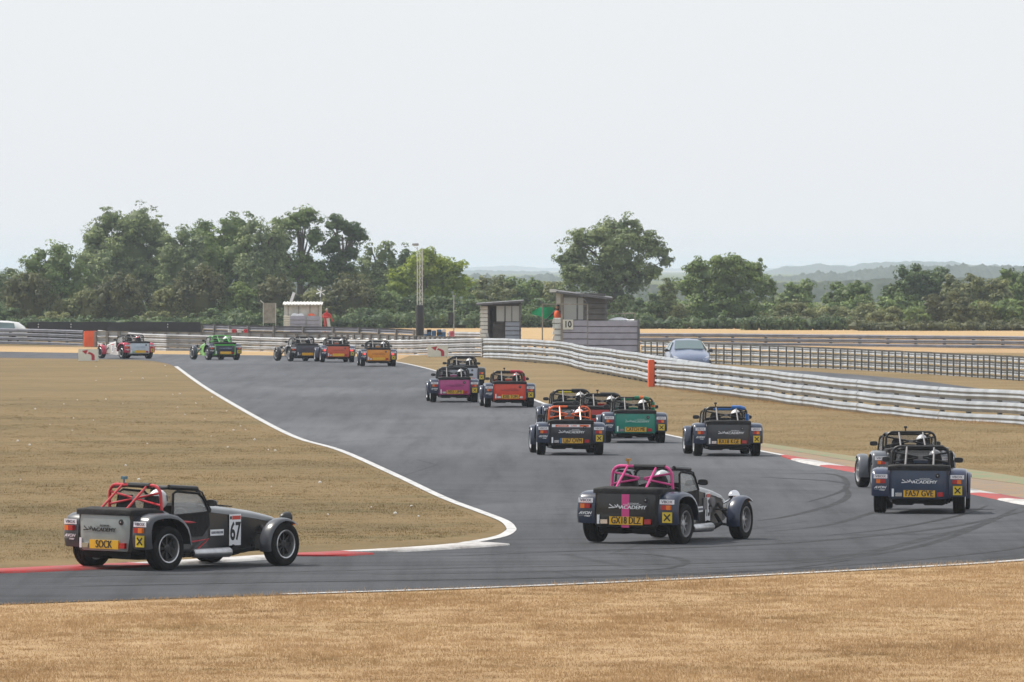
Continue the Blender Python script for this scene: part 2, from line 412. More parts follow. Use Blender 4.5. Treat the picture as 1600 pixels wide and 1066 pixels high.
# painted edge lines
strip('edge_line', smooth_poly([G(*p) for p in left_px[5:]] + [G(789, 831), G(776, 838), G(750, 844), G(715, 849.5)], 5), 0.0, 0.17, 0.0135, m_white, w_fn=lambda t: 0.9 + 1.3 * max(0, t - 0.75))
strip('edge_line', smooth_poly([G(*p) for p in right_px[1:]], 5), -0.02, 0.12, 0.0135, m_white)
strip('edge_line', smooth_poly([G(450, 930)] + [G(*p) for p in near_px[4:]] + bend[:1], 5), -0.02, 0.20, 0.0135, m_white)
# right-hand kerb
def kerb(px, nseg, w, hgt, first_red, side, lab, flat=None):
    path = smooth_poly([G(*p) for p in px], 12); root = empty('kerb', (0, 0, 0)); root['kind'] = 'structure'
    n = len(path) - 1; seg = n / nseg
    for k in range(nseg):
        a = int(round(k * seg)); b = int(round((k + 1) * seg)); sub = path[a:b + 1]
        rings = []
        for i, p in enumerate(sub):
            t = (sub[min(i + 1, len(sub) - 1)] - sub[max(i - 1, 0)]); t.z = 0; t.normalize(); nr = Vector((-t.y, t.x, 0)) * side
            gpos = (a + i) / n; tp = min(1, 6 * gpos, 6 * (1 - gpos)) * 0.5 + 0.5
            prof = [(0.0, -0.02), (0.02, 0.014), (w * 0.35, hgt * 0.6), (w * 0.7, hgt), (w, hgt * 0.8), (w + 0.03, -0.02)]
            rings.append([p + nr * (q[0] * tp) + Vector((0, 0, q[1])) for q in prof])
        red = (k % 2 == 0) == first_red
        MB().loft(rings).build('kerb_block', m_kred if red else m_kwhite, root, smooth=60)
    return root
kerb([(1240, 713.5), (1333, 731), (1480, 757.5), (1600, 780), (1680, 798)], 9, 0.55, 0.04, True, -1, '')
kerb([(712, 850), (640, 855.8), (500, 863.6)], 1, 1.0, 0.04, False, 1, '')
kerb([(500, 863.6), (465, 865), (400, 869)], 1, 1.25, 0.04, True, 1, '')
kerb([(400, 869), (230, 879), (168, 881.9)], 1, 1.0, 0.04, False, 1, '')
kerb([(168, 881.9), (115, 884), (0, 889.5), (-160, 896)], 1, 1.25, 0.04, True, 1, '')
# green painted run-off and dirt beside the outer kerb
gs = smooth_poly([G(*p) for p in [(1185, 692), (1240, 700), (1330, 713), (1507, 733.5), (1600, 747), (1700, 760)]], 5)
ds = smooth_poly([G(*p) for p in [(1185, 698), (1240, 706), (1333, 721), (1500, 745), (1600, 758), (1700, 772)]], 5)
base_r = smooth_poly([G(*p) for p in [(1160, 700), (1240, 714), (1333, 731), (1480, 757.5), (1600, 780), (1700, 800)]], 5)
sheet('runoff_dirt', [p.copy() for p in base_r] + [p.copy() for p in reversed(gs)], 0.008, m_dirt)
sheet('runoff_strip', [p.copy() for p in ds] + [p.copy() for p in reversed(gs)], 0.012, m_green)
far_straw = [G(1000, 516), G(1600, 519), G(2100, 521), G(2100, 560), G(1600, 560), G(1000, 545)]
sheet('back_verge', [G(-400, 512), G(600, 512.2), G(600, 546), G(400, 546), G(-400, 536)], 0.0045, m_inf)
sheet('stubble_field', [G(600, 512.2), G(760, 513), G(1000, 514), G(1600, 516), G(2100, 517), G(2100, 532), G(1600, 530), G(1000, 528), G(740, 530), G(600, 530)], 0.004, m_far)
sheet('stubble_verge', [p.copy() for p in fe] + [G(-300, 540), G(0, 543.5), G(200, 546), G(420, 549), G(560, 552.5), G(605, 554.5)], 0.006, m_far)
m_field = grass_mat('rough_green_field', (0.13, 0.14, 0.06), (0.10, 0.115, 0.045), (0.08, 0.09, 0.035), (0.07, 0.10, 0.03), 0.5)
sheet('field', [Vector((-9000, G(0, 511.5).y, 0)), Vector((9000, G(0, 511.5).y, 0)), Vector((9000, 9300, 0)), Vector((-9000, 9300, 0))], 0.008, m_field)
sheet('service_road', [G(*p) for p in [(1190, 577), (1262, 580.5), (1340, 586), (1430, 594), (1520, 606), (1620, 622), (1620, 650), (1300, 625), (1100, 596), (1130, 580)]], 0.008, m_asph)
sheet('access_grass', [G(*p) for p in [(760, 548), (1000, 548), (1600, 552), (2000, 560), (2000, 690), (1600, 650), (1300, 628), (1018, 592), (870, 566), (760, 556)]], 0.0055, m_vrg)
# tyre marks
_sk = [0]
def skid(px, w=0.16):
    _sk[0] += 1
    o = strip('tyre_mark', smooth_poly([G(*p) for p in px], 8), -w * .55, w * .55, 0.0088 + 0.00025 * _sk[0], m_rubber, w_fn=lambda t: max(0.08, math.sin(math.pi * min(1, max(0, t))) ** 0.5))
skid([(0, 905), (300, 898), (700, 889), (1150, 880), (1330, 868), (1450, 842), (1535, 820), (1590, 795)], 0.22)
skid([(560, 900), (900, 893), (1200, 884), (1400, 862), (1500, 835), (1560, 810)], 0.16)
skid([(1180, 815), (1230, 808), (1300, 790), (1325, 775), (1318, 760)], 0.14)
skid([(1195, 832), (1290, 822), (1370, 800), (1430, 780)], 0.12)
skid([(700, 870), (900, 862), (1100, 856), (1280, 846), (1480, 825), (1600, 800)], 0.20)
skid([(1010, 893), (1060, 886), (1068, 876), (1020, 868), (960, 866)], 0.12)
skid([(800, 905), (1080, 897), (1330, 884), (1560, 862), (1640, 845)], 0.12)
skid([(1290, 838), (1400, 826), (1500, 806), (1545, 790)], 0.10)
skid([(1230, 740), (1300, 742), (1322, 752), (1316, 768), (1260, 786)], 0.10)
skid([(100, 918), (500, 910), (900, 904), (1180, 894), (1330, 876)], 0.14)
skid([(1180, 746), (1290, 752), (1330, 758)], 0.10)

# ------------------------------------------------------------------ grass blades (uncountable)
def blades(name, poly_px, n, h0, h1, w, m, feather=None, tuss=0):
    P2 = [G(*p) for p in poly_px]; xs = [p.x for p in P2]; ys = [p.y for p in P2]
    pts = np.array([(p.x, p.y) for p in P2])
    got = []; tot = 0
    while tot < n:
        c = np.column_stack([rng.uniform(min(xs), max(xs), n), rng.uniform(min(ys), max(ys), n)])
        ins = np.zeros(len(c), bool); j = len(pts) - 1
        for i in range(len(pts)):
            yi, yj = pts[i, 1], pts[j, 1]; xi, xj = pts[i, 0], pts[j, 0]
            cond = ((yi > c[:, 1]) != (yj > c[:, 1])) & (c[:, 0] < (xj - xi) * (c[:, 1] - yi) / (yj - yi + 1e-12) + xi)
            ins ^= cond; j = i
        c = c[ins]
        # clumping
        cl = np.sin(c[:, 0] * 3.1 + np.sin(c[:, 1] * 1.7) * 2) * np.sin(c[:, 1] * 2.3 + np.sin(c[:, 0] * 2.9)) + rng.normal(0, 0.6, len(c))
        c = c[cl > -0.5]
        if feather: c = c[rng.random(len(c)) < np.clip((feather[1] - c[:, 1]) / (feather[1] - feather[0]), 0, 1)]
        got.append(c); tot += len(c)
    c = np.vstack(got)[:n]
    big_ = np.ones(n)
    if tuss:
        ctr = c[rng.integers(0, n, tuss)]; k = rng.integers(0, tuss, n // 5); sp = rng.uniform(.03, .10, tuss)[k]
        c[:n // 5] = ctr[k] + rng.normal(size=(n // 5, 2)) * sp[:, None]; big_[:n // 5] = rng.uniform(1.0, 1.8, tuss)[k]
    hh = rng.uniform(h0, h1, n) * (0.6 + 0.8 * rng.random(n) ** 2) * (1 + 0.35 * np.sin(c[:, 0] * 0.9) * np.sin(c[:, 1] * 0.5)) * big_; a = rng.uniform(0, 2 * np.pi, n); lean = rng.uniform(0, 0.9, n) * hh
    la = rng.uniform(0, 2 * np.pi, n); ww = w * rng.uniform(0.6, 1.4, n)
    V = np.zeros((n, 3, 3))
    V[:, 0, 0] = c[:, 0] - np.cos(a) * ww; V[:, 0, 1] = c[:, 1] - np.sin(a) * ww
    V[:, 1, 0] = c[:, 0] + np.cos(a) * ww; V[:, 1, 1] = c[:, 1] + np.sin(a) * ww
    V[:, 2, 0] = c[:, 0] + np.cos(la) * lean; V[:, 2, 1] = c[:, 1] + np.sin(la) * lean; V[:, 2, 2] = hh
    me = quads_mesh(name, V.reshape(-1, 3), 3, rng.random(n), m)
    o = link(name, me); o['kind'] = 'stuff'; return o
blades('dry_grass', [(-250, 1120), (1850, 1120), (1850, 868), (1600, 881), (1200, 904), (800, 922.5), (300, 939), (0, 949), (-250, 958)], 420000, 0.014, 0.034, 0.0038, m_straw_b, None, 2600)
blades('infield_turf', [(-150, 884), (0, 879), (230, 869), (465, 853), (590, 848), (700, 841), (760, 832), (775, 822), (680, 780), (600, 742), (515, 704), (450, 684), (390, 655), (320, 614), (-150, 614)], 260000, 0.010, 0.024, 0.0045, m_inf_b, (120, 260), 3000)
blades('outer_turf', [(900, 640), (1040, 674), (1192, 692), (1333, 710), (1600, 744), (1800, 760), (1800, 685), (1600, 667), (1300, 643), (1022, 606), (900, 582)], 130000, 0.010, 0.024, 0.005, m_vrg_b, (160, 300))
# grass growing over the near edge of the asphalt
blades('edge_grass', [(-200, 950), (0, 944), (300, 933.5), (800, 917), (1200, 898.5), (1600, 875.5), (1800, 862), (1800, 868), (1600, 880), (1200, 903), (800, 921), (300, 938), (0, 948), (-200, 955)], 7000, 0.02, 0.055, 0.004, m_straw_b)

mb = MB(); rp_ = random.Random(4)
for (px, py) in [(150, 573), (258, 572), (205, 581), (188, 593), (223, 592), (260, 588), (192, 631), (270, 617), (281, 616), (306, 631), (150, 595), (100, 632), (146, 657), (230, 694), (320, 655), (365, 673), (398, 688), (500, 755), (430, 705), (55, 640), (78, 664), (115, 654), (28, 690)] + [(rp_.uniform(0, 700), rp_.uniform(600, 840)) for _ in range(30)]:
    g = G(px, py); sz = rp_.uniform(0.012, 0.03)
    if px > 260 + (py - 573) * 1.95: continue
    mb.lathe([(0, sz), (sz * .8, sz * .9), (sz * 1.3, 0)], 6, axis='z', centre=(g.x, g.y, 0.005))
o = mb.build('pebbles', mat('pale_stone', (0.6, 0.58, 0.55), .8)); o['kind'] = 'stuff'

blades('barrier_grass', [(1022, 601), (1187, 624), (1300, 638.6), (1405, 649), (1600, 663), (1800, 686), (1800, 691), (1600, 668), (1405, 654), (1300, 643.5), (1187, 629), (1022, 606)], 9000, 0.03, 0.10, 0.006, m_straw_b)
# ------------------------------------------------------------------ crash barriers
def wprof(h):     # W-beam cross-section, (outward, up)
    return [(0.0, 0.0), (0.012, 0.02 * h / .3), (0.052, 0.070 * h / .3), (0.058, 0.095 * h / .3), (0.030, 0.135 * h / .3), (0.024, 0.15 * h / .3), (0.030, 0.165 * h / .3), (0.058, 0.205 * h / .3), (0.052, 0.230 * h / .3), (0.012, 0.28 * h / .3), (0.0, h)]
def resample(path, step):
    out = [path[0]]; acc = 0
    L = [0]
    for a, b in zip(path, path[1:]): L.append(L[-1] + (b - a).length)
    n = max(1, int(round(L[-1] / step)))
    res = []
    for k in range(n + 1):
        s = L[-1] * k / n; i = 0
        while i < len(L) - 2 and L[i + 1] < s: i += 1
        t = (s - L[i]) / max(1e-6, L[i + 1] - L[i]); res.append(path[i].lerp(path[i + 1], t))
    return res
def barrier(ctrl, nr, rh, gap, post_step, side, m_rail, label, group=None, beam=2, post_front=False, pm=None, psc=1.0, wob=0.006):
    """ctrl: (px, top_y, base_y); the base row gives the distance, the top row the height of the top rail."""
    tops = []
    for (px, ty, by) in ctrl:
        g = G(px, by); q = P(px, ty, g.y); tops.append(q)
    path = resample(smooth_poly(tops, 6), post_step)
    root = empty('crash_barrier', (path[0].x, path[0].y, 0), 0, label, 'barrier', group)
    off = Vector((path[0].x, path[0].y, 0))
    for p in path: p -= off
    npts = len(path)
    jz = [random.uniform(-1, 1) * wob for _ in path]; jx = [random.uniform(-1, 1) * wob for _ in path]
    nrm = []
    for i in range(npts):
        t = path[min(i + 1, npts - 1)] - path[max(i - 1, 0)]; t.z = 0; t.normalize(); nrm.append(Vector((-t.y, t.x, 0)) * side)
    prof = wprof(rh)
    for r in range(nr):
        ztop = -(r * (rh + gap))
        for a in range(0, npts - 1, beam):
            b = min(a + beam, npts - 1); rings = []
            ov = 0.012 if (a // beam) % 2 else 0.0
            for i in range(a, b + 1):
                p = path[i] + nrm[i] * (jx[i] + ov) + Vector((0, 0, ztop - rh + jz[i] * (1 + r * .3)))
                front = [p + nrm[i] * (0.02 + q[0]) + Vector((0, 0, q[1])) for q in prof]
                back = [p + nrm[i] * (0.016 + q[0]) + Vector((0, 0, q[1])) for q in reversed(prof)]
                rings.append(front + back)
            MB().loft(rings).build('rail', m_rail, root, smooth=30)
    pm = pm or M['post']; pc = None
    total = nr * rh + (nr - 1) * gap
    for i in range(0, npts):
        if pc is None:
            d = 0.10
            pc = MB().box(-0.035, 0.035, -0.05, 0.05, -total - 0.25, -0.03)
            pc = pc.box(-0.06, 0.06, -0.055, -0.047, -total - 0.25, -0.03).box(-0.06, 0.06, 0.047, 0.055, -total - 0.25, -0.03).mesh('post', None); pc.materials.append(pm)
        o = link('post', pc, root); o.scale = (psc, psc, 1)
        o.location = path[i] + nrm[i] * (-0.045) + Vector((0, 0, jz[i]))
        o.rotation_euler = (0, 0, math.atan2(nrm[i].y, nrm[i].x) + math.pi / 2)
    return root, path, nrm

barrier([(1022, 562, 603), (1112, 569, 616), (1187, 576.5, 626), (1300, 589.5, 640.6), (1405, 599, 651), (1500, 606, 658), (1600, 610.6, 665), (1800, 629, 688)], 3, 0.285, 0.045, 2.6, -1, M['galv'],
        'pale grey three-rail crash barrier running from the orange pad to the right edge', 'trackside crash barriers', wob=0.008)
barrier([(757, 528.5, 559.5), (820, 530, 566), (871, 533, 569.5), (890, 535.5, 573), (915, 541, 580.5), (957, 545.7, 588), (1010, 553, 598), (1060, 560.5, 607), (1112, 568, 616)], 3, 0.285, 0.045, 2.7, -1, M['galv'],
        'pale crash barrier with a dip, curving past the numbered marshal hut', 'trackside crash barriers', wob=0.01)
barrier([(154, 516, 543), (240, 522, 548), (345, 524.5, 548.5), (450, 528.5, 550), (560, 531, 553), (640, 531, 554.5), (754, 528.5, 559)], 4, 0.19, 0.03, 2.9, -1, M['galvd'],
        'long low grey crash barrier behind the leading cars, right of the orange panel', 'trackside crash barriers', wob=0.012)
barrier([(-200, 512, 536), (0, 513, 538), (131, 516.5, 540.5)], 4, 0.185, 0.04, 2.4, -1, M['galvx'],
        'shaded blue-grey crash barrier at far left, left of the orange panel', 'trackside crash barriers')
# second line seen from behind, posts towards the camera
barrier([(150, 517, 546), (240, 518.5, 546.3), (480, 521, 547), (560, 521.5, 548), (640, 524, 549), (740, 527.5, 551.5)], 2, 0.26, 0.05, 0.62, 1, M['galv'],
        'pale crash barrier seen from its post side, just behind the far track edge', 'trackside crash barriers', beam=6)
barrier([(316, 506.5, 532), (350, 507.5, 533), (398, 509, 534), (480, 510, 535), (560, 511.5, 536), (648, 515, 538)], 2, 0.27, 0.04, 2.6, 1, M['galvx'],
        'dark low crash barrier below the white marshal post', 'trackside crash barriers', beam=4)
barrier([(700, 518.5, 540), (752, 519, 541)], 2, 0.3, 0.03, 2.0, -1, M['galvd'],
        'short dull barrier left of the small marshal hut', 'trackside crash barriers')
barrier([(990, 520.5, 538), (1150, 521.3, 539.5), (1300, 522.5, 541), (1450, 524, 543), (1600, 525.5, 545), (1900, 528, 549)], 3, 0.20, 0.03, 2.4, -1, M['galvx'],
        'shaded distant crash barrier in front of the strip of orange stubble', 'trackside crash barriers')
barrier([(1000, 532, 563), (1120, 536.5, 569), (1225, 540.5, 573), (1340, 545, 578.5), (1480, 551.5, 587), (1600, 557, 596), (1760, 566, 609)], 4, 0.20, 0.05, 1.22, 1, M['galv'],
        'crash barrier with closely spaced dark posts behind the parked blue car', 'trackside crash barriers', beam=4, psc=0.55)

# ------------------------------------------------------------------ race cars
# local frame: rear axle on the ground at the origin, +Y forward, +X right
WB = 2.225; TR = 0.655; WR = 0.29
_cache = {}
def base(key, fn, smooth=35):
    if key not in _cache: _cache[key] = fn().mesh(key, smooth)
    return _cache[key]
def part(name, key, fn, m, parent, smooth=35, label=None, copy=True):
    me = base(key, fn, smooth)
    k2 = (key, m.name)
    if k2 not in _cache:
        c = me.copy(); c.materials.clear(); c.materials.append(m); _cache[k2] = c
    return link(name, _cache[k2], parent, label=label)

def rear_wing_mb(sx):
    prof = [(-0.405, 0.285), (-0.425, 0.36), (-0.43, 0.45), (-0.425, 0.55), (-0.405, 0.63), (-0.36, 0.69), (-0.28, 0.725), (-0.15, 0.745), (0.0, 0.745), (0.14, 0.72), (0.26, 0.66), (0.35, 0.57), (0.40, 0.46), (0.425, 0.34)]
    mb = MB(); rings = []
    for i, p in enumerate(prof):
        a = Vector(prof[min(i + 1, len(prof) - 1)]) - Vector(prof[max(i - 1, 0)]); a.normalize(); n = Vector((-a.y, a.x))
        if n.x * (p[0]) + n.y * (p[1] - 0.35) < 0: n = -n
        outer = [(0.495, 0.0), (0.60, 0.004), (0.715, 0.0), (0.755, -0.008), (0.78, -0.028), (0.787, -0.06)]
        inner = [(0.775, -0.06), (0.765, -0.035), (0.74, -0.022), (0.6, -0.014), (0.495, -0.016)]
        rings.append([Vector((sx * x, p[0] + n.x * o, p[1] + n.y * o)) for x, o in outer + inner])
    return mb.loft(rings)
def front_wing_mb(sx):
    mb = MB(); rings = []
    for k in range(15):
        a = R(52 + (196 - 52) * k / 14); r0 = 0.345
        cy, cz = WB, 0.29; n = Vector((math.cos(a), math.sin(a)))
        cross = [(0.56, -0.03), (0.567, -0.012), (0.60, 0.0), (0.66, 0.006), (0.72, 0.0), (0.755, -0.012), (0.765, -0.035), (0.755, -0.03), (0.72, -0.014), (0.60, -0.014), (0.575, -0.024)]
        rings.append([Vector((sx * x, cy + n.x * (r0 + o), cz + n.y * (r0 + o))) for x, o in cross])
    return mb.loft(rings)
def tyre_mb():
    mb = MB()
    prof = [(-0.082, 0.185), (-0.092, 0.21), (-0.100, 0.24), (-0.096, 0.268), (-0.082, 0.285), (-0.05, 0.29), (-0.046, 0.283), (-0.036, 0.283), (-0.032, 0.291), (-0.004, 0.291), (0.0, 0.284), (0.008, 0.284), (0.012, 0.291), (0.036, 0.291), (0.04, 0.283), (0.05, 0.283), (0.054, 0.29), (0.082, 0.285), (0.096, 0.268), (0.100, 0.24), (0.092, 0.21), (0.082, 0.185)]
    return mb.lathe(prof, 32, closed=True)
def rim_lip_mb(): return MB().lathe([(0.088, 0.192), (0.094, 0.186), (0.088, 0.172), (0.05, 0.164), (-0.08, 0.164), (-0.08, 0.186), (0.07, 0.186)], 28, closed=True)
def spokes_mb():
    mb = MB().lathe([(0.055, 0.0), (0.06, 0.03), (0.05, 0.055), (0.02, 0.06), (0.0, 0.0)], 16)
    for k in range(8):
        m = Matrix.Rotation(2 * math.pi * k / 8, 4, 'X')
        mb.box(0.018, 0.045, -0.014, 0.014, 0.04, 0.17, m)
    mb.lathe([(0.006, 0.0), (0.006, 0.165), (-0.01, 0.165), (-0.01, 0.0)], 20)
    for k in range(4):
        a = 2 * math.pi * k / 4 + .4; mb.lathe([(0.06, 0), (0.06, 0.009), (0.045, 0.009)], 8, centre=(0, 0.033 * math.cos(a), 0.033 * math.sin(a)))
    return mb
def hull(ys, f):
    return MB().loft([f(y, i) for i, y in enumerate(ys)])
def boot_mb():
    rings = []
    for (y, hw, zt, zb) in [(-0.43, 0.455, 0.725, 0.245), (-0.415, 0.49, 0.73, 0.24), (-0.36, 0.505, 0.735, 0.225), (-0.1, 0.505, 0.735, 0.18), (0.12, 0.50, 0.73, 0.17)]:
        rings.append([Vector(v) for v in [(-hw, y, zb + 0.03), (-hw, y, zt), (hw, y, zt), (hw, y, zb + 0.03), (hw - 0.04, y, zb), (-hw + 0.04, y, zb)]])
    return MB().loft(rings)
def side_mb(sx):
    rings = []
    for (y, hw, zt) in [(0.12, 0.50, 0.73), (0.22, 0.498, 0.70), (0.34, 0.495, 0.62), (0.5, 0.488, 0.585), (0.7, 0.478, 0.60), (0.85, 0.468, 0.66), (0.97, 0.46, 0.755), (1.02, 0.458, 0.765)]:
        rings.append([Vector((sx * x, y, z)) for x, z in [(hw, 0.17), (hw, zt - 0.02), (hw - 0.012, zt), (hw - 0.035, zt - 0.015), (hw - 0.03, 0.17)]])
    return MB().loft(rings)
def bay_mb():      # engine bay sides
    rings = []
    for (y, hw, zt, zb) in [(1.02, 0.458, 0.745, 0.17), (1.2, 0.43, 0.72, 0.17), (1.6, 0.375, 0.68, 0.18), (2.1, 0.31, 0.62, 0.19), (2.46, 0.262, 0.565, 0.20)]:
        rings.append([Vector(v) for v in [(-hw, y, zb), (-hw, y, zt), (0, y, zt + 0.01), (hw, y, zt), (hw, y, zb)]])
    mb = MB().loft(rings)
    return mb
def bonnet_mb():
    rings = []
    for (y, hw, zt, zc) in [(1.0, 0.466, 0.74, 0.845), (1.2, 0.436, 0.717, 0.828), (1.6, 0.382, 0.677, 0.79), (2.1, 0.318, 0.617, 0.73), (2.46, 0.270, 0.562, 0.665)]:
        rg = []
        for k in range(13):
            a = math.pi * k / 12; c = math.cos(a); q = math.sin(a)
            rg.append(Vector((-hw * math.copysign(abs(c) ** 0.75, c), y, zt + (zc - zt) * q ** 0.8)))
        rings.append(rg + [Vector((hw * 0.9, y, zt - 0.02)), Vector((-hw * 0.9, y, zt - 0.02))])
    mb = MB().loft(rings)
    return mb
def louvre_mb():
    mb = MB()
    for k in range(7):
        y = 1.35 + k * 0.07; mb.box(-0.16, 0.16, y, y + 0.03, 0.828 - 0.09 * (y - 1.2) - 0.0, 0.842 - 0.09 * (y - 1.2), Matrix.Rotation(0.0, 4, 'X'))
    return mb
def nose_mb():
    rings = []
    for (y, hw, zt, zb) in [(2.46, 0.272, 0.665, 0.20), (2.58, 0.262, 0.64, 0.20), (2.68, 0.24, 0.60, 0.215), (2.75, 0.205, 0.55, 0.24), (2.77, 0.17, 0.51, 0.27)]:
        rg = []
        for k in range(20):
            a = 2 * math.pi * k / 20; c = math.cos(a); q = math.sin(a); zc = (zt + zb) / 2
            rg.append(Vector((hw * math.copysign(abs(c) ** 0.6, c), y, zc + (zt - zb) / 2 * math.copysign(abs(q) ** 0.7, q))))
        rings.append(rg)
    return MB().loft(rings)
def grille_mb():
    mb = MB().box(-0.14, 0.14, 2.772, 2.778, 0.29, 0.49)
    for k in range(7): mb.box(-0.14, 0.14, 2.778, 2.785, 0.30 + k * 0.028, 0.308 + k * 0.028)
    return mb
def floor_mb():
    mb = MB().box(-0.45, 0.45, 0.1, 1.02, 0.15, 0.19).box(-0.08, 0.08, 0.12, 1.0, 0.19, 0.42).box(-0.48, 0.48, 0.115, 0.14, 0.17, 0.72)
    mb.box(-0.44, 0.44, 0.97, 1.0, 0.45, 0.80)
    return mb
def under_mb():
    mb = MB(); rings = []
    for (y, zt, zb, hw) in [(-0.40, 0.25, 0.235, 0.44), (-0.38, 0.25, 0.15, 0.44), (-0.2, 0.25, 0.135, 0.43), (0.3, 0.2, 0.13, 0.42)]:
        rings.append([Vector(v) for v in [(-hw, y, zt), (-hw, y, zb + .02), (-hw + .05, y, zb), (-0.12, y, zb), (-0.09, y, zb + 0.03), (0.06, y, zb + 0.03), (0.09, y, zb), (hw - .05, y, zb), (hw, y, zb + .02), (hw, y, zt)]])
    mb.loft(rings)
    mb.tube([(-0.6, 0, 0.29), (0.6, 0, 0.29)], 0.035).lathe([(-0.12, 0.02), (-0.1, 0.09), (0.1, 0.09), (0.12, 0.02)], 12, centre=(0, 0.0, 0.27))
    for sx in (-1, 1):
        mb.tube([(sx * 0.5, 0.03, 0.2), (sx * 0.52, -0.05, 0.55)], 0.03)
        mb.box(sx * 0.5 - 0.05, sx * 0.5 + 0.05, -0.12, 0.3, 0.2, 0.24)
        mb.box(min(sx * 0.49, sx * 0.56), max(sx * 0.49, sx * 0.56), -0.33, 0.35, 0.30, 0.64)
    return mb
def tonneau_mb():
    rings = []
    for (y, hw, z) in [(-0.455, 0.49, 0.772), (-0.44, 0.515, 0.79), (-0.3, 0.52, 0.80), (-0.1, 0.515, 0.792), (0.13, 0.51, 0.78)]:
        rg = []
        for x in (-1, -0.98, -0.7, -0.3, 0.0, 0.3, 0.7, 0.98, 1): rg.append(Vector((x * hw, y, z + (0.012 if abs(x) < 0.9 else (-0.015 if abs(x) > 0.99 else 0)) + 0.006 * math.sin(x * 9 + y * 14))))
        rg += [Vector((hw, y, 0.715)), Vector((-hw, y, 0.715))]
        rings.append(rg)
    return MB().loft(rings)
def rearpanel_mb():
    rings = []
    for z, hw, b in [(0.25, 0.425, 0.0), (0.262, 0.435, -0.004), (0.45, 0.445, -0.010), (0.65, 0.46, -0.008), (0.722, 0.47, 0.0)]:
        rg = [Vector((x * hw, -0.44 + b + (0.02 * max(0, abs(x) - 0.85) / 0.15), z)) for x in (-1, -0.93, -0.8, -0.4, 0, 0.4, 0.8, 0.93, 1)]
        rg += [Vector((hw * .98, -0.41, z)), Vector((-hw * .98, -0.41, z))]
        rings.append(rg)
    return MB().loft(rings)
ZC = 1.095
def arc_path(x, zb, zt, y0, y1, rad=0.10):
    out = [Vector((-x, y0, zb))]
    for k in range(6):
        a = math.pi / 2 * k / 5; out.append(Vector((-x + 0.02 + rad * (1 - math.cos(a)), y0 + (y1 - y0) * (0.7 + .3 * math.sin(a)), zt - rad * (1 - math.sin(a)))))
    return out + [Vector((-p.x, p.y, p.z)) for p in reversed(out)]
def hoop_mb(): return MB().tube(arc_path(0.485, 0.60, ZC, 0.14, 0.12, 0.13), 0.022)
def front_hoop_mb(): return MB().tube(arc_path(0.475, 0.74, ZC - 0.045, 1.05, 0.86, 0.15), 0.02)
def siderail_mb(sx): return MB().tube([(sx * 0.43, 0.12, ZC - 0.035), (sx * 0.43, 0.5, ZC - 0.025), (sx * 0.42, 0.87, ZC - 0.065)], 0.02)
def sill_bar_mb(): return MB().tube([(0.505, 0.16, 0.70), (0.512, 0.30, 0.665), (0.512, 0.5, 0.62), (0.495, 0.85, 0.60)], 0.02)
def z_bar_mb():
    return MB().tube([(0.535, 0.60, 0.35), (0.535, 0.95, 0.385), (0.535, 0.66, 0.20)], 0.016)
def stay_mb(sx): return MB().tube([(sx * 0.225, 0.12, ZC), (sx * 0.232, -0.27, 0.795)], 0.017)
def diag_mb(sx):
    return MB().tube([(sx * 0.465, 0.125, 1.005), (0, 0.12, 0.92), (-sx * 0.478, 0.13, 0.835)], 0.016)
def hub_mb(): return MB().box(-0.035, 0.035, 0.10, 0.14, 0.895, 0.945)
def seat_mb(sx):
    rings = []
    x0 = sx * 0.235
    for z, w, y, t in [(0.24, 0.19, 0.30, 0.30), (0.36, 0.2, 0.24, 0.10), (0.55, 0.20, 0.20, 0.09), (0.72, 0.18, 0.18, 0.08), (0.80, 0.13, 0.17, 0.08), (0.90, 0.115, 0.17, 0.07), (0.96, 0.09, 0.17, 0.06)]:
        rings.append([Vector((x0 - w, y + t, z)), Vector((x0 - w, y, z)), Vector((x0 - w * .6, y - 0.02, z)), Vector((x0 + w * .6, y - 0.02, z)), Vector((x0 + w, y, z)), Vector((x0 + w, y + t, z)), Vector((x0 + w * .5, y + t * .6, z)), Vector((x0 - w * .5, y + t * .6, z))])
    return MB().loft(rings)
def mirror_mb(sx):
    mb = MB().tube([(sx * 0.47, 0.98, 0.82), (sx * 0.53, 0.95, 0.845)], 0.008)
    rings = []
    for y, k in [(0.925, 0.94), (0.945, 1.0), (0.985, 0.85), (1.01, 0.45)]:
        rg = []
        for j in range(12):
            a = 2 * math.pi * j / 12; c = math.cos(a); q = math.sin(a)
            rg.append(Vector((sx * 0.60 + 0.078 * k * math.copysign(abs(c) ** .6, c), y, 0.86 + 0.045 * k * math.copysign(abs(q) ** .6, q))))
        rings.append(rg)
    return mb.loft(rings)
def headlight_mb(sx):
    mb = MB().tube([(sx * 0.24, 2.5, 0.50), (sx * 0.36, 2.62, 0.58)], 0.014)
    mb.lathe([(2.51, 0.0), (2.52, 0.03), (2.55, 0.058), (2.60, 0.076), (2.66, 0.08), (2.67, 0.073), (2.665, 0.0)], 18, axis='y', centre=(sx * 0.37, 0, 0.62))
    return mb
def lens_front_mb(sx): return MB().lathe([(2.672, 0.07), (2.682, 0.04), (2.685, 0.0)], 18, axis='y', centre=(sx * 0.37, 0, 0.62))
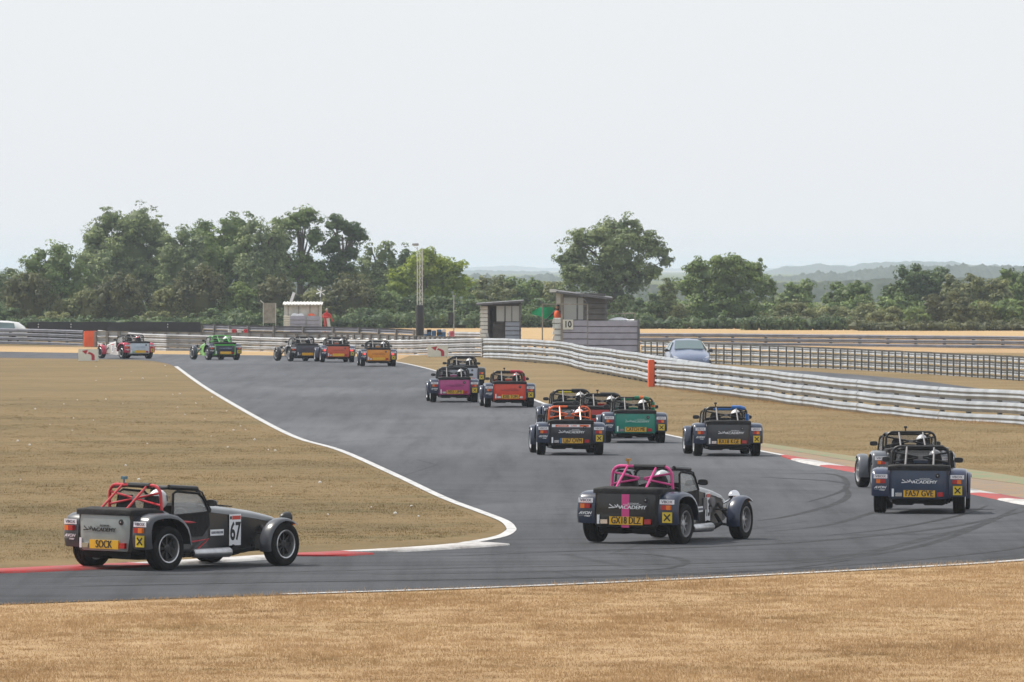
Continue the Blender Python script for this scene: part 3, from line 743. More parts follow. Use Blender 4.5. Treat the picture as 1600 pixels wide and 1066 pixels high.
def suspension_mb(side):
    mb = MB()
    for sx in (side,):
        for (ya, za, yb, zb) in [(2.05, 0.22, WB, 0.20), (2.38, 0.22, WB, 0.20), (2.08, 0.44, WB - .02, 0.40), (2.40, 0.44, WB - .02, 0.40)]:
            mb.tube([(sx * 0.28, ya, za), (sx * 0.60, yb, zb)], 0.012, 6)
        mb.tube([(sx * 0.30, 2.2, 0.52), (sx * 0.54, 2.22, 0.22)], 0.028, 8)
        mb.tube([(sx * 0.6, WB, 0.18), (sx * 0.6, WB, 0.42)], 0.03, 8)
        mb.tube([(sx * 0.6, WB, 0.42), (sx * 0.6, WB - 0.12, 0.60)], 0.01, 6).tube([(sx * 0.6, WB, 0.42), (sx * 0.6, WB + 0.12, 0.60)], 0.01, 6)
    return mb
def silencer_mb():
    return MB().lathe([(0.62, 0.0), (0.62, 0.045), (0.635, 0.06), (1.30, 0.066), (1.33, 0.05), (1.33, 0.0)], 18, axis='y', centre=(0.575, 0, 0.205))
def tailpipe_mb(): return MB().tube([(0.575, 0.63, 0.205), (0.575, 0.5, 0.19), (0.60, 0.42, 0.18)], 0.026, 10)
def header_mb():
    mb = MB().tube([(0.575, 1.32, 0.205), (0.568, 1.36, 0.21), (0.56, 1.5, 0.22)], [0.04, 0.055, 0.045], 12)
    mb.tube([(0.56, 1.48, 0.22), (0.54, 1.62, 0.22), (0.50, 1.85, 0.24), (0.36, 1.98, 0.36)], [0.038, 0.034, 0.03, 0.026], 10)
    mb.tube([(0.545, 1.44, 0.23), (0.52, 1.50, 0.25), (0.42, 1.56, 0.27), (0.34, 1.60, 0.28)], 0.022, 8)
    return mb
def engine_mb():
    mb = MB().box(-0.2, 0.36, 1.35, 1.85, 0.4, 0.60).box(0.30, 0.42, 1.4, 1.52, 0.45, 0.62)
    mb.lathe([(0.37, 0.0), (0.37, 0.07), (0.42, 0.075), (0.425, 0.0)], 14, centre=(0, 1.75, 0.55))
    return mb
def door_mb(sx):
    mb = MB(); x = 0.508
    lo = [(0.30, 0.46), (0.30, 0.70), (0.98, 0.735), (1.0, 0.56), (0.86, 0.42)]
    rings = [[Vector((sx * (x + d), y, z)) for y, z in lo] for d in (0, 0.012)]
    mb.loft(rings)
    fr = [(0.30, 0.70), (0.33, 0.99), (0.40, 1.02), (0.80, 0.985), (0.88, 0.93), (0.99, 0.74)]
    mb.tube([(sx * (x + 0.004 - 0.02 * max(0, (z - .7) / .3)), y, z) for y, z in fr], 0.017, 6)
    mb.tube([(sx * x, 0.30, 0.705), (sx * x, 0.98, 0.735)], 0.014, 6)
    return mb
def window_mb(sx):
    x = 0.505; fr = [(0.30, 0.70), (0.33, 0.99), (0.40, 1.02), (0.80, 0.985), (0.88, 0.93), (0.98, 0.74)]
    return MB().loft([[Vector((sx * (x + d - 0.02 * max(0, (z - .7) / .3)), y, z)) for y, z in fr] for d in (0, 0.004)])
def screen_mb():
    pts = [(-0.47, 1.05, 0.77), (-0.45, 0.90, 1.0), (-0.38, 0.885, 1.025), (0.38, 0.885, 1.025), (0.45, 0.90, 1.0), (0.47, 1.05, 0.77), (0, 1.09, 0.83)]
    return MB().loft([[Vector((p[0], p[1] + d, p[2])) for p in pts] for d in (0, 0.005)])
def screenframe_mb(): return MB().tube([(-0.485, 1.05, 0.76), (-0.465, 0.90, 1.0), (-0.39, 0.885, 1.03), (0.39, 0.885, 1.03), (0.465, 0.90, 1.0), (0.485, 1.05, 0.76)], 0.012, 6)
def wheelsteer_mb():
    rings = []
    c = Vector((0.235, 0.78, 0.66)); t = R(65)
    pts = [c + Vector((0.135 * math.cos(a), -0.135 * math.sin(a) * math.cos(t), 0.135 * math.sin(a) * math.sin(t))) for a in [2 * math.pi * k / 20 for k in range(21)]]
    mb = MB().tube(pts, 0.012, 6, cap=False).tube([c, c + Vector((0, 0.22, -0.08))], 0.02, 6)
    mb.tube([pts[0], pts[10]], 0.01, 6); return mb
def box_fn(*a): return lambda: MB().box(*a)
def taillight_mb(sx, seg):
    # seg 0 amber (outer), 1 red (inner)
    xs = (0.70, 0.635) if seg == 0 else (0.635, 0.555)
    x0, x1 = sorted((sx * xs[0], sx * xs[1])); return MB().box(x0, x1, -0.475, -0.425, 0.50, 0.565)
def rough_pad(pts, r):
    return lambda: MB().tube(pts, r, 8)

def swoosh_mb():
    mb = MB()
    def stroke(pts, w):
        for (a, b) in zip(pts, pts[1:]):
            a = Vector((a[0], 0, a[1])); b = Vector((b[0], 0, b[1])); d = (b - a).normalized(); n = Vector((-d.z, 0, d.x)) * w
            mb.loft([[a - n, a + n, a + n + Vector((0, -.002, 0)), a - n + Vector((0, -.002, 0))], [b - n * .6, b + n * .6, b + n * .6 + Vector((0, -.002, 0)), b - n * .6 + Vector((0, -.002, 0))]])
    stroke([(-0.275, 0.03), (-0.215, -0.012), (-0.155, -0.012), (-0.195, 0.022)], 0.006)
    stroke([(-0.285, -0.022), (-0.195, -0.018)], 0.007)
    stroke([(-0.155, -0.012), (-0.150, 0.03), (-0.118, -0.022), (-0.112, 0.012)], 0.006)
    return mb

def make_wheel(car, x, y, lip, centre, left):
    w = empty('wheel', (x, y, WR)); w.parent = car
    if left: w.rotation_euler = (0, 0, math.pi)
    part('tyre', 'tyre', tyre_mb, M['tyre'], w); part('rim', 'rim_lip', rim_lip_mb, lip, w); part('spokes', 'spokes', spokes_mb, centre, w)
    return w

def make_car(px, py, yaw, label, rear, side, wing, bonnet, nose=None, cage='black', plate='', logo='white', opts=()):
    o = dict(opts); g = G(px, py)
    car = empty('race_car', (g.x, g.y, 0.008), -R(yaw), label, 'race car', 'open two-seat race cars cornering on the track')
    def mt(c): return M[c] if isinstance(c, str) and c in M else paint(*c) if isinstance(c, tuple) else c
    mr, msd, mw, mbn = mt(rear), mt(side), mt(wing), mt(bonnet); mn = mt(nose) if nose else mbn; mc = mt(cage)
    part('body', 'boot_tub', boot_mb, msd, car)
    for sx in (-1, 1):
        part('side_panel', f'side{sx}', lambda: side_mb(sx), msd, car)
        rw = part('rear_wing', f'rwing{sx}', lambda: rear_wing_mb(sx), mw, car, 50)
        fw = part('front_wing', f'fwing{sx}', lambda: front_wing_mb(sx), mw, car, 50)
        part('marker_lamp', f'marker{sx}', box_fn(min(sx * .63, sx * .68), max(sx * .63, sx * .68), WB + 0.20, WB + 0.245, 0.535, 0.565), M['amber'], fw)
        tl = empty('tail_light', (0, 0, 0)); tl.parent = car
        part('amber_lens', f'tla{sx}', lambda: taillight_mb(sx, 0), M['amber'], tl)
        part('red_lens', f'tlr{sx}', lambda: taillight_mb(sx, 1), M['redlit'] if o.get('brake') else M['red'], tl)
        if not o.get('nosponsor'):
            st = part('sponsor_sticker', f'vb{sx}', lambda: MB().box(min(sx * .52, sx * .745), max(sx * .52, sx * .745), -0.424, -0.420, 0.578, 0.645, Matrix.Translation((0, -0.012, -0.0)) ), M['sticker'], car)
            place_text(text_mesh('VBOX', 0.056, M['navytext'], 1.15, 0.0), st, (sx * 0.632, -0.438, 0.611))
        part('mirror', f'mir{sx}', lambda: mirror_mb(sx), M['black'], car)
        hl = part('headlight', f'hl{sx}', lambda: headlight_mb(sx), M['chrome'] if o.get('chrome') else M['black'], car)
        part('lens', f'hll{sx}', lambda: lens_front_mb(sx), M['screen'], hl)
        part('seat', f'seat{sx}', lambda: seat_mb(sx), M['seat'], car)
        if o.get('door', True):
            d = part('side_screen', f'door{sx}', lambda: door_mb(sx), M['cloth'], car)
            part('window', f'win{sx}', lambda: window_mb(sx), M['screen'], d)
    part('engine_bay', 'bay', bay_mb, M['black'] if o.get('openbay') else msd, car)
    bn = part('bonnet', 'bonnet', bonnet_mb, mbn, car, 50); part('louvres', 'louvre', louvre_mb, M['black'], bn)
    if o.get('bstripe'):
        part('stripe', 'bstripe' , lambda: MB().box(-0.05, 0.05, 1.05, 1.3, 0.846, 0.85), mt(o['bstripe']), bn)
    ns = part('nose_cone', 'nose', nose_mb, mn, car, 50); part('grille', 'grille', grille_mb, M['black'], ns)
    part('floor', 'floor', floor_mb, M['under'], car); part('rear_axle', 'under', under_mb, M['under'], car)
    [part('suspension', f'susp{q}', lambda: suspension_mb(q), M['black'], car) for q in (-1, 1)]
    part('boot_cover', 'tonneau', tonneau_mb, M['cloth'], car, 60)
    rp = part('rear_panel', 'rearpanel', rearpanel_mb, mr, car, 50)
    if o.get('stripe'): part('stripe', 'rstripe', box_fn(-0.065, 0.055, -0.4535, -0.445, 0.235, 0.71), mt(o['stripe']), rp)
    if o.get('topband'):
        tb = part('sponsor_band', 'topband', box_fn(-0.44, 0.44, -0.4545, -0.445, 0.64, 0.70), M['sticker'], rp)
        part('orange_block', 'topb1', box_fn(-0.36, -0.06, -0.4565, -0.4545, 0.648, 0.692), mt(o['topband']), tb)
        part('orange_block', 'topb2', box_fn(0.19, 0.40, -0.4565, -0.4545, 0.648, 0.692), mt(o['topband']), tb)
        place_text(text_mesh('CATERHAM', 0.04, M['sticker'], 1.1), tb, (-0.21, -0.459, 0.670))
        place_text(text_mesh('CARS', 0.05, mt(o['topband']), 1.1, .001), tb, (0.06, -0.457, 0.670))
    if o.get('greentop'): part('top_band', 'gtop', box_fn(-0.455, 0.455, -0.452, -0.44, 0.655, 0.718), mt(o['greentop']), rp)
    if o.get('yellowtop'): part('top_band', 'ytop', box_fn(-0.12, 0.17, -0.4535, -0.44, 0.62, 0.69), mt(o['yellowtop']), rp)
    ltm = M['winks'] if logo == 'white' else M['ink'] if logo == 'black' else mat('faded_lettering_' + label[:6].strip(), logo, 0.6) if logo else None
    if ltm is not None:
        dx = o.get('dx', 0.0)
        lg = part('logo', 'swoosh', swoosh_mb, ltm, rp); lg.location = (dx, -0.4535, 0.535)
        place_text(text_mesh('ACADEMY', 0.072, ltm, 1.22, 0.0, 0.15, thick=0.0025), lg, (0.09, 0.0, -0.012))
        part('underline', 'bar', box_fn(-0.06, 0.22, -0.002, 0.0, 0.028, 0.032), ltm, lg)
        place_text(text_mesh('MOTORSPORT', 0.022, ltm, 1.2, 0.0), lg, (0.10, 0.0, 0.045))
    # number plate with its lettering
    pl = part('number_plate', 'plate', box_fn(-0.22, 0.30, -0.466, -0.446, 0.275, 0.39), M['plate'], car)
    pl.location = (-0.03, 0, 0)
    if plate:
        tm = text_mesh(plate, 0.122, M['ink'], 0.92, 0.0, thick=0.0035); xs_ = [v.co.x for v in tm.vertices]; wd = max(xs_) - min(xs_); mx = 0.415 if o.get('euro') else 0.46
        to = place_text(tm, pl, (0.062 if o.get('euro') else 0.04, -0.467, 0.3325)); to.scale = (min(1.0, mx / wd), 1.15, 1)
    if o.get('euro'): part('blue_band', 'euro', box_fn(-0.22, -0.175, -0.4675, -0.466, 0.275, 0.39), mat('euro_blue', (0.02, 0.16, 0.40), 0.5), pl)
    if o.get('bigred', True):
        part('fog_lamp', 'fog', box_fn(0.305, 0.405, -0.49, -0.446, 0.29, 0.36), M['red'], car)
    rl = part('reversing_lamp', 'rev', box_fn(-0.385, -0.275, -0.475, -0.446, 0.285, 0.345), M['chrome'], car)
    if o.get('tworev'): part('reversing_lamp', 'rev2', box_fn(0.30, 0.39, -0.475, -0.446, 0.285, 0.345), M['chrome'], car)
    part('scrutineer_card', 'card', box_fn(-0.445, -0.41, -0.456, -0.44, 0.28, 0.41), M['sticker'], car)
    xs = part('novice_cross', 'xpl', box_fn(0.565, 0.715, -0.446, -0.435, 0.315, 0.465), M['xplate'], car)
    xb = part('cross', 'xbars', lambda: MB().box(-0.066, 0.066, -0.001, 0.001, -0.011, 0.011, Matrix.Rotation(R(45), 4, 'Y')).box(-0.066, 0.066, -0.0015, 0.0005, -0.011, 0.011, Matrix.Rotation(R(-45), 4, 'Y')), M['ink'], xs); xb.location = (0.64, -0.4475, 0.39)
    if not o.get('nosponsor'):
        av = part('sponsor_sticker', 'av', box_fn(-0.735, -0.54, -0.440, -0.436, 0.395, 0.397), M['sticker'], car)
        place_text(text_mesh('AVON', 0.055, M['winks'], 1.2, 0.002, 0.3), av, (-0.64, -0.4375, 0.43))
        place_text(text_mesh('TYRES', 0.026, M['winks'], 1.2, 0.001, 0.3), av, (-0.61, -0.4375, 0.385))
    bd = part('badge', 'badge', lambda: MB().lathe([(-0.452, 0.0), (-0.465, 0.012), (-0.462, 0.036), (-0.449, 0.04)], 16, axis='y', centre=(0.31, 0, 0.63)), M['black'], car)
    part('badge_centre', 'badgec', lambda: MB().lathe([(-0.467, 0.0), (-0.4655, 0.009), (-0.462, 0.01)], 12, axis='y', centre=(0.31, 0, 0.63)), M['steel'], bd)
    # roll cage
    rc = part('roll_hoop', 'hoop', hoop_mb, mc, car)
    st = M['strut'] if (cage == 'black' or o.get('steelstay')) else mc
    for sx in (-1, 1):
        part('back_stay', f'stay{sx}', lambda: stay_mb(sx), mc if o.get('colstay') else st, car)
        part('cross_brace', f'diag{sx}', lambda: diag_mb(sx), mc, car)
        part('roof_rail', f'rail{sx}', lambda: siderail_mb(sx), M['black'] if cage != 'black' and not o.get('colrail') else mc, car)
    part('brace_joint', 'hubj', hub_mb, M['strut'], car)
    part('front_hoop', 'fhoop', front_hoop_mb, M['black'], car)
    if o.get('sill'): part('sill_bar', 'sill', sill_bar_mb, mc, car); part('side_brace', 'zbar', z_bar_mb, mc, car)
    part('windscreen', 'screen', screen_mb, M['screen'], car); part('windscreen_frame', 'sframe', screenframe_mb, M['black'], car)
    part('steering_wheel', 'steer', wheelsteer_mb, M['black'], car)
    if o.get('exhaust', True):
        ex = part('exhaust', 'silencer', silencer_mb, M['steel'], car, 40); part('tail_pipe', 'tailp', tailpipe_mb, M['under'], ex); part('header_pipes', 'header', header_mb, M['under'], ex)
    if o.get('openbay'): part('engine', 'engine', engine_mb, M['strut'], car)
    for pd in o.get('pads', ()):
        c, pts, r = pd; part('foam_pad', 'pad%s' % (str(pts)), rough_pad([Vector(q) for q in pts], r), mt(c), car)
    if o.get('cam'):
        cc = mt(o['cam']) if o['cam'] is not True else M['black']
        part('camera_mount', 'cam%s' % round(o.get('camx', -.12), 2), lambda: MB().tube([(o.get('camx', -.12), 0.12, ZC), (o.get('camx', -.12), 0.12, ZC + 0.07)], 0.012).box(o.get('camx', -.12) - 0.028, o.get('camx', -.12) + 0.028, 0.09, 0.16, ZC + 0.07, ZC + 0.11), cc, car)
    num = o.get('number')
    if num:
        npn = part('number_panel', 'npanel', lambda: MB().box(0.0, 0.006, -0.13, 0.13, -0.205, 0.205), M['sticker'], car)
        npn.location = (0.475, 1.62, 0.485); 
        s = 1 if not o.get('left') else -1
        npn.location.x = s * 0.383; npn.rotation_euler = (0, 0, R(8)) if s > 0 else (0, 0, math.pi - R(8))
        part('red_header', 'nhead', box_fn(0.006, 0.008, -0.07, 0.12, 0.135, 0.185), mat('header_red', (0.55, 0.05, 0.03), 0.5), npn)
        part('dark_header', 'nhead2', box_fn(0.006, 0.008, -0.12, -0.08, 0.14, 0.18), M['navytext'], npn)
        place_text(text_mesh(num, 0.33, M['ink'], 0.72, 0.007), npn, (0.008, 0, -0.03), (math.pi / 2, 0, math.pi / 2))
        npl = part('name_sticker', 'nsticker', box_fn(0.0, 0.006, -0.15, 0.15, -0.04, 0.04), M['sticker'], car)
        npl.location = (s * 0.474, 1.22, 0.46); npl.rotation_euler = npn.rotation_euler
        npl.location.x = s * 0.434
        [part('print_mark', 'nmk%d' % q, box_fn(0.006, 0.0075, -0.125 + 0.03 * q, -0.105 + 0.03 * q, -0.016, 0.016), M['navytext'], npl) for q in range(9)]
    # wheels
    lip = M['steel'] if not o.get('darkrim') else M['strut']; cen = M['black'] if not o.get('silverspoke') else M['alloy']
    for sx in (-1, 1):
        make_wheel(car, sx * TR, 0, lip, cen, sx < 0)
        fwl = make_wheel(car, sx * (TR - 0.005), WB, lip, cen, sx < 0)
        o.setdefault('steer', random.uniform(1, 6))
        if o.get('steer'): fwl.rotation_euler.z += R(o['steer'])
    return car

# ------------------------------------------------------------------ people
def skin_body(name, joints, edges, m, root_i=0, sub=2):
    me = bpy.data.meshes.new(name); me.from_pydata([j[0] for j in joints], edges, [])
    ob = bpy.data.objects.new(name, me); COL.objects.link(ob)
    md = ob.modifiers.new('skin', 'SKIN'); ss = ob.modifiers.new('sub', 'SUBSURF'); ss.levels = sub; ss.render_levels = sub
    sv = me.skin_vertices[0].data
    for i, j in enumerate(joints):
        r = j[1]; sv[i].radius = (r, r) if not isinstance(r, tuple) else r
        sv[i].use_root = (i == root_i)
    dg = bpy.context.evaluated_depsgraph_get(); dg.update()
    ev = bpy.data.meshes.new_from_object(ob.evaluated_get(dg))
    bpy.data.objects.remove(ob); ev.materials.clear(); ev.materials.append(m)
    ev.polygons.foreach_set('use_smooth', [True] * len(ev.polygons)); return ev
def hand(joints, edges, wi, d, up):
    d = Vector(d).normalized(); up = Vector(up).normalized(); sd = d.cross(up).normalized()
    w = Vector(joints[wi][0]); joints.append((w + d * 0.06, 0.03)); pi = len(joints) - 1; edges.append((wi, pi))
    for k, (off, ln) in enumerate([(-0.03, 0.06), (-0.01, 0.07), (0.01, 0.066), (0.03, 0.052)]):
        joints.append((w + d * (0.09) + sd * off, 0.009)); joints.append((w + d * (0.09 + ln * .6) + sd * off - up * 0.02, 0.008))
        n = len(joints); edges += [(pi, n - 2), (n - 2, n - 1)]
    joints.append((w + d * 0.05 + sd * (-0.05) - up * 0.01, 0.010)); edges.append((wi, len(joints) - 1))
_drv = {}
def driver(car, suit, helmet, label, visor='black'):
    key = 'drv'
    if key not in _drv:
        J = [((0.235, 0.33, 0.28), 0.13), ((0.235, 0.30, 0.45), (0.16, 0.11)), ((0.235, 0.28, 0.62), (0.18, 0.10)), ((0.235, 0.28, 0.70), (0.15, 0.08)), ((0.235, 0.29, 0.78), 0.055), ((0.235, 0.30, 0.84), 0.055)]
        E = [(0, 1), (1, 2), (2, 3), (3, 4), (4, 5)]
        for s in (-1, 1):
            n = len(J)
            J += [((0.235 + s * 0.17, 0.29, 0.69), 0.06), ((0.235 + s * 0.22, 0.42, 0.54), 0.048), ((0.235 + s * 0.14, 0.66, 0.62), 0.032)]
            E += [(3, n), (n, n + 1), (n + 1, n + 2)]
            hand(J, E, n + 2, (0, 1, 0.15), (0, -0.2, 1))
            n = len(J); J += [((0.235 + s * 0.09, 0.42, 0.29), 0.085), ((0.235 + s * 0.11, 0.80, 0.46), 0.06), ((0.235 + s * 0.08, 1.15, 0.27), 0.045), ((0.235 + s * 0.08, 1.25, 0.30), 0.04)]
            E += [(0, n), (n, n + 1), (n + 1, n + 2), (n + 2, n + 3)]
        _drv[key] = skin_body('driver_body', J, E, M['ink'])
        mb = MB(); rings = []
        for k in range(13):
            a = -math.pi / 2 + math.pi * (k + 0.0) / 12; z = 0.14 * math.sin(a); r = max(0.002, math.cos(a))
            rings.append([Vector((0.115 * r * math.cos(t) * (0.92 if z < -.05 else 1), 0.14 * r * math.sin(t) + 0.012 * (z < 0), z * (1.0 if z > 0 else 0.95))) for t in [2 * math.pi * j / 20 for j in range(20)]])
        _drv['hel'] = mb.loft(rings).mesh('helmet', 80)
        rings = []
        for z in (-0.015, 0.01, 0.04, 0.06):
            c = math.cos(math.asin(z / 0.14)); rings.append([Vector((0.118 * c * math.cos(t), 0.143 * c * math.sin(t), z)) for t in [R(25 + 130 * j / 12) for j in range(13)]])
        _drv['vis'] = MB().loft(rings, cap=False, closed=False).mesh('visor', 80)
    me = _drv[key].copy(); me.materials.clear(); me.materials.append(suit)
    o = link('person', me); o.location = car.location; o.rotation_euler = car.rotation_euler; o.scale = car.scale
    tag(o, label, 'person', 'helmeted drivers in the race cars')
    hm = _drv['hel'].copy(); hm.materials.append(helmet); h = link('helmet', hm, o); h.location = (0.235, 0.31, 0.905)
    vm = _drv['vis'].copy(); vm.materials.append(M['black']); v = link('visor', vm, h)
    return o

wh = mat('white_helmet', (0.72, 0.72, 0.74), 0.25, coat=0.5); gh = mat('grey_helmet', (0.10, 0.10, 0.11), 0.25, coat=0.5)
sg = mat('silver_helmet', (0.45, 0.47, 0.5), 0.25, coat=0.5); rh = mat('red_and_white_helmet', (0.6, 0.12, 0.14), 0.25, coat=0.5)
suitb = mat('black_race_suit', (0.02, 0.02, 0.024), 0.8, 0, .2, 10); suitg = mat('grey_race_suit', (0.30, 0.30, 0.32), 0.8, 0, .2, 10); suitn = mat('navy_race_suit', (0.03, 0.05, 0.10), 0.8, 0, .2, 10)

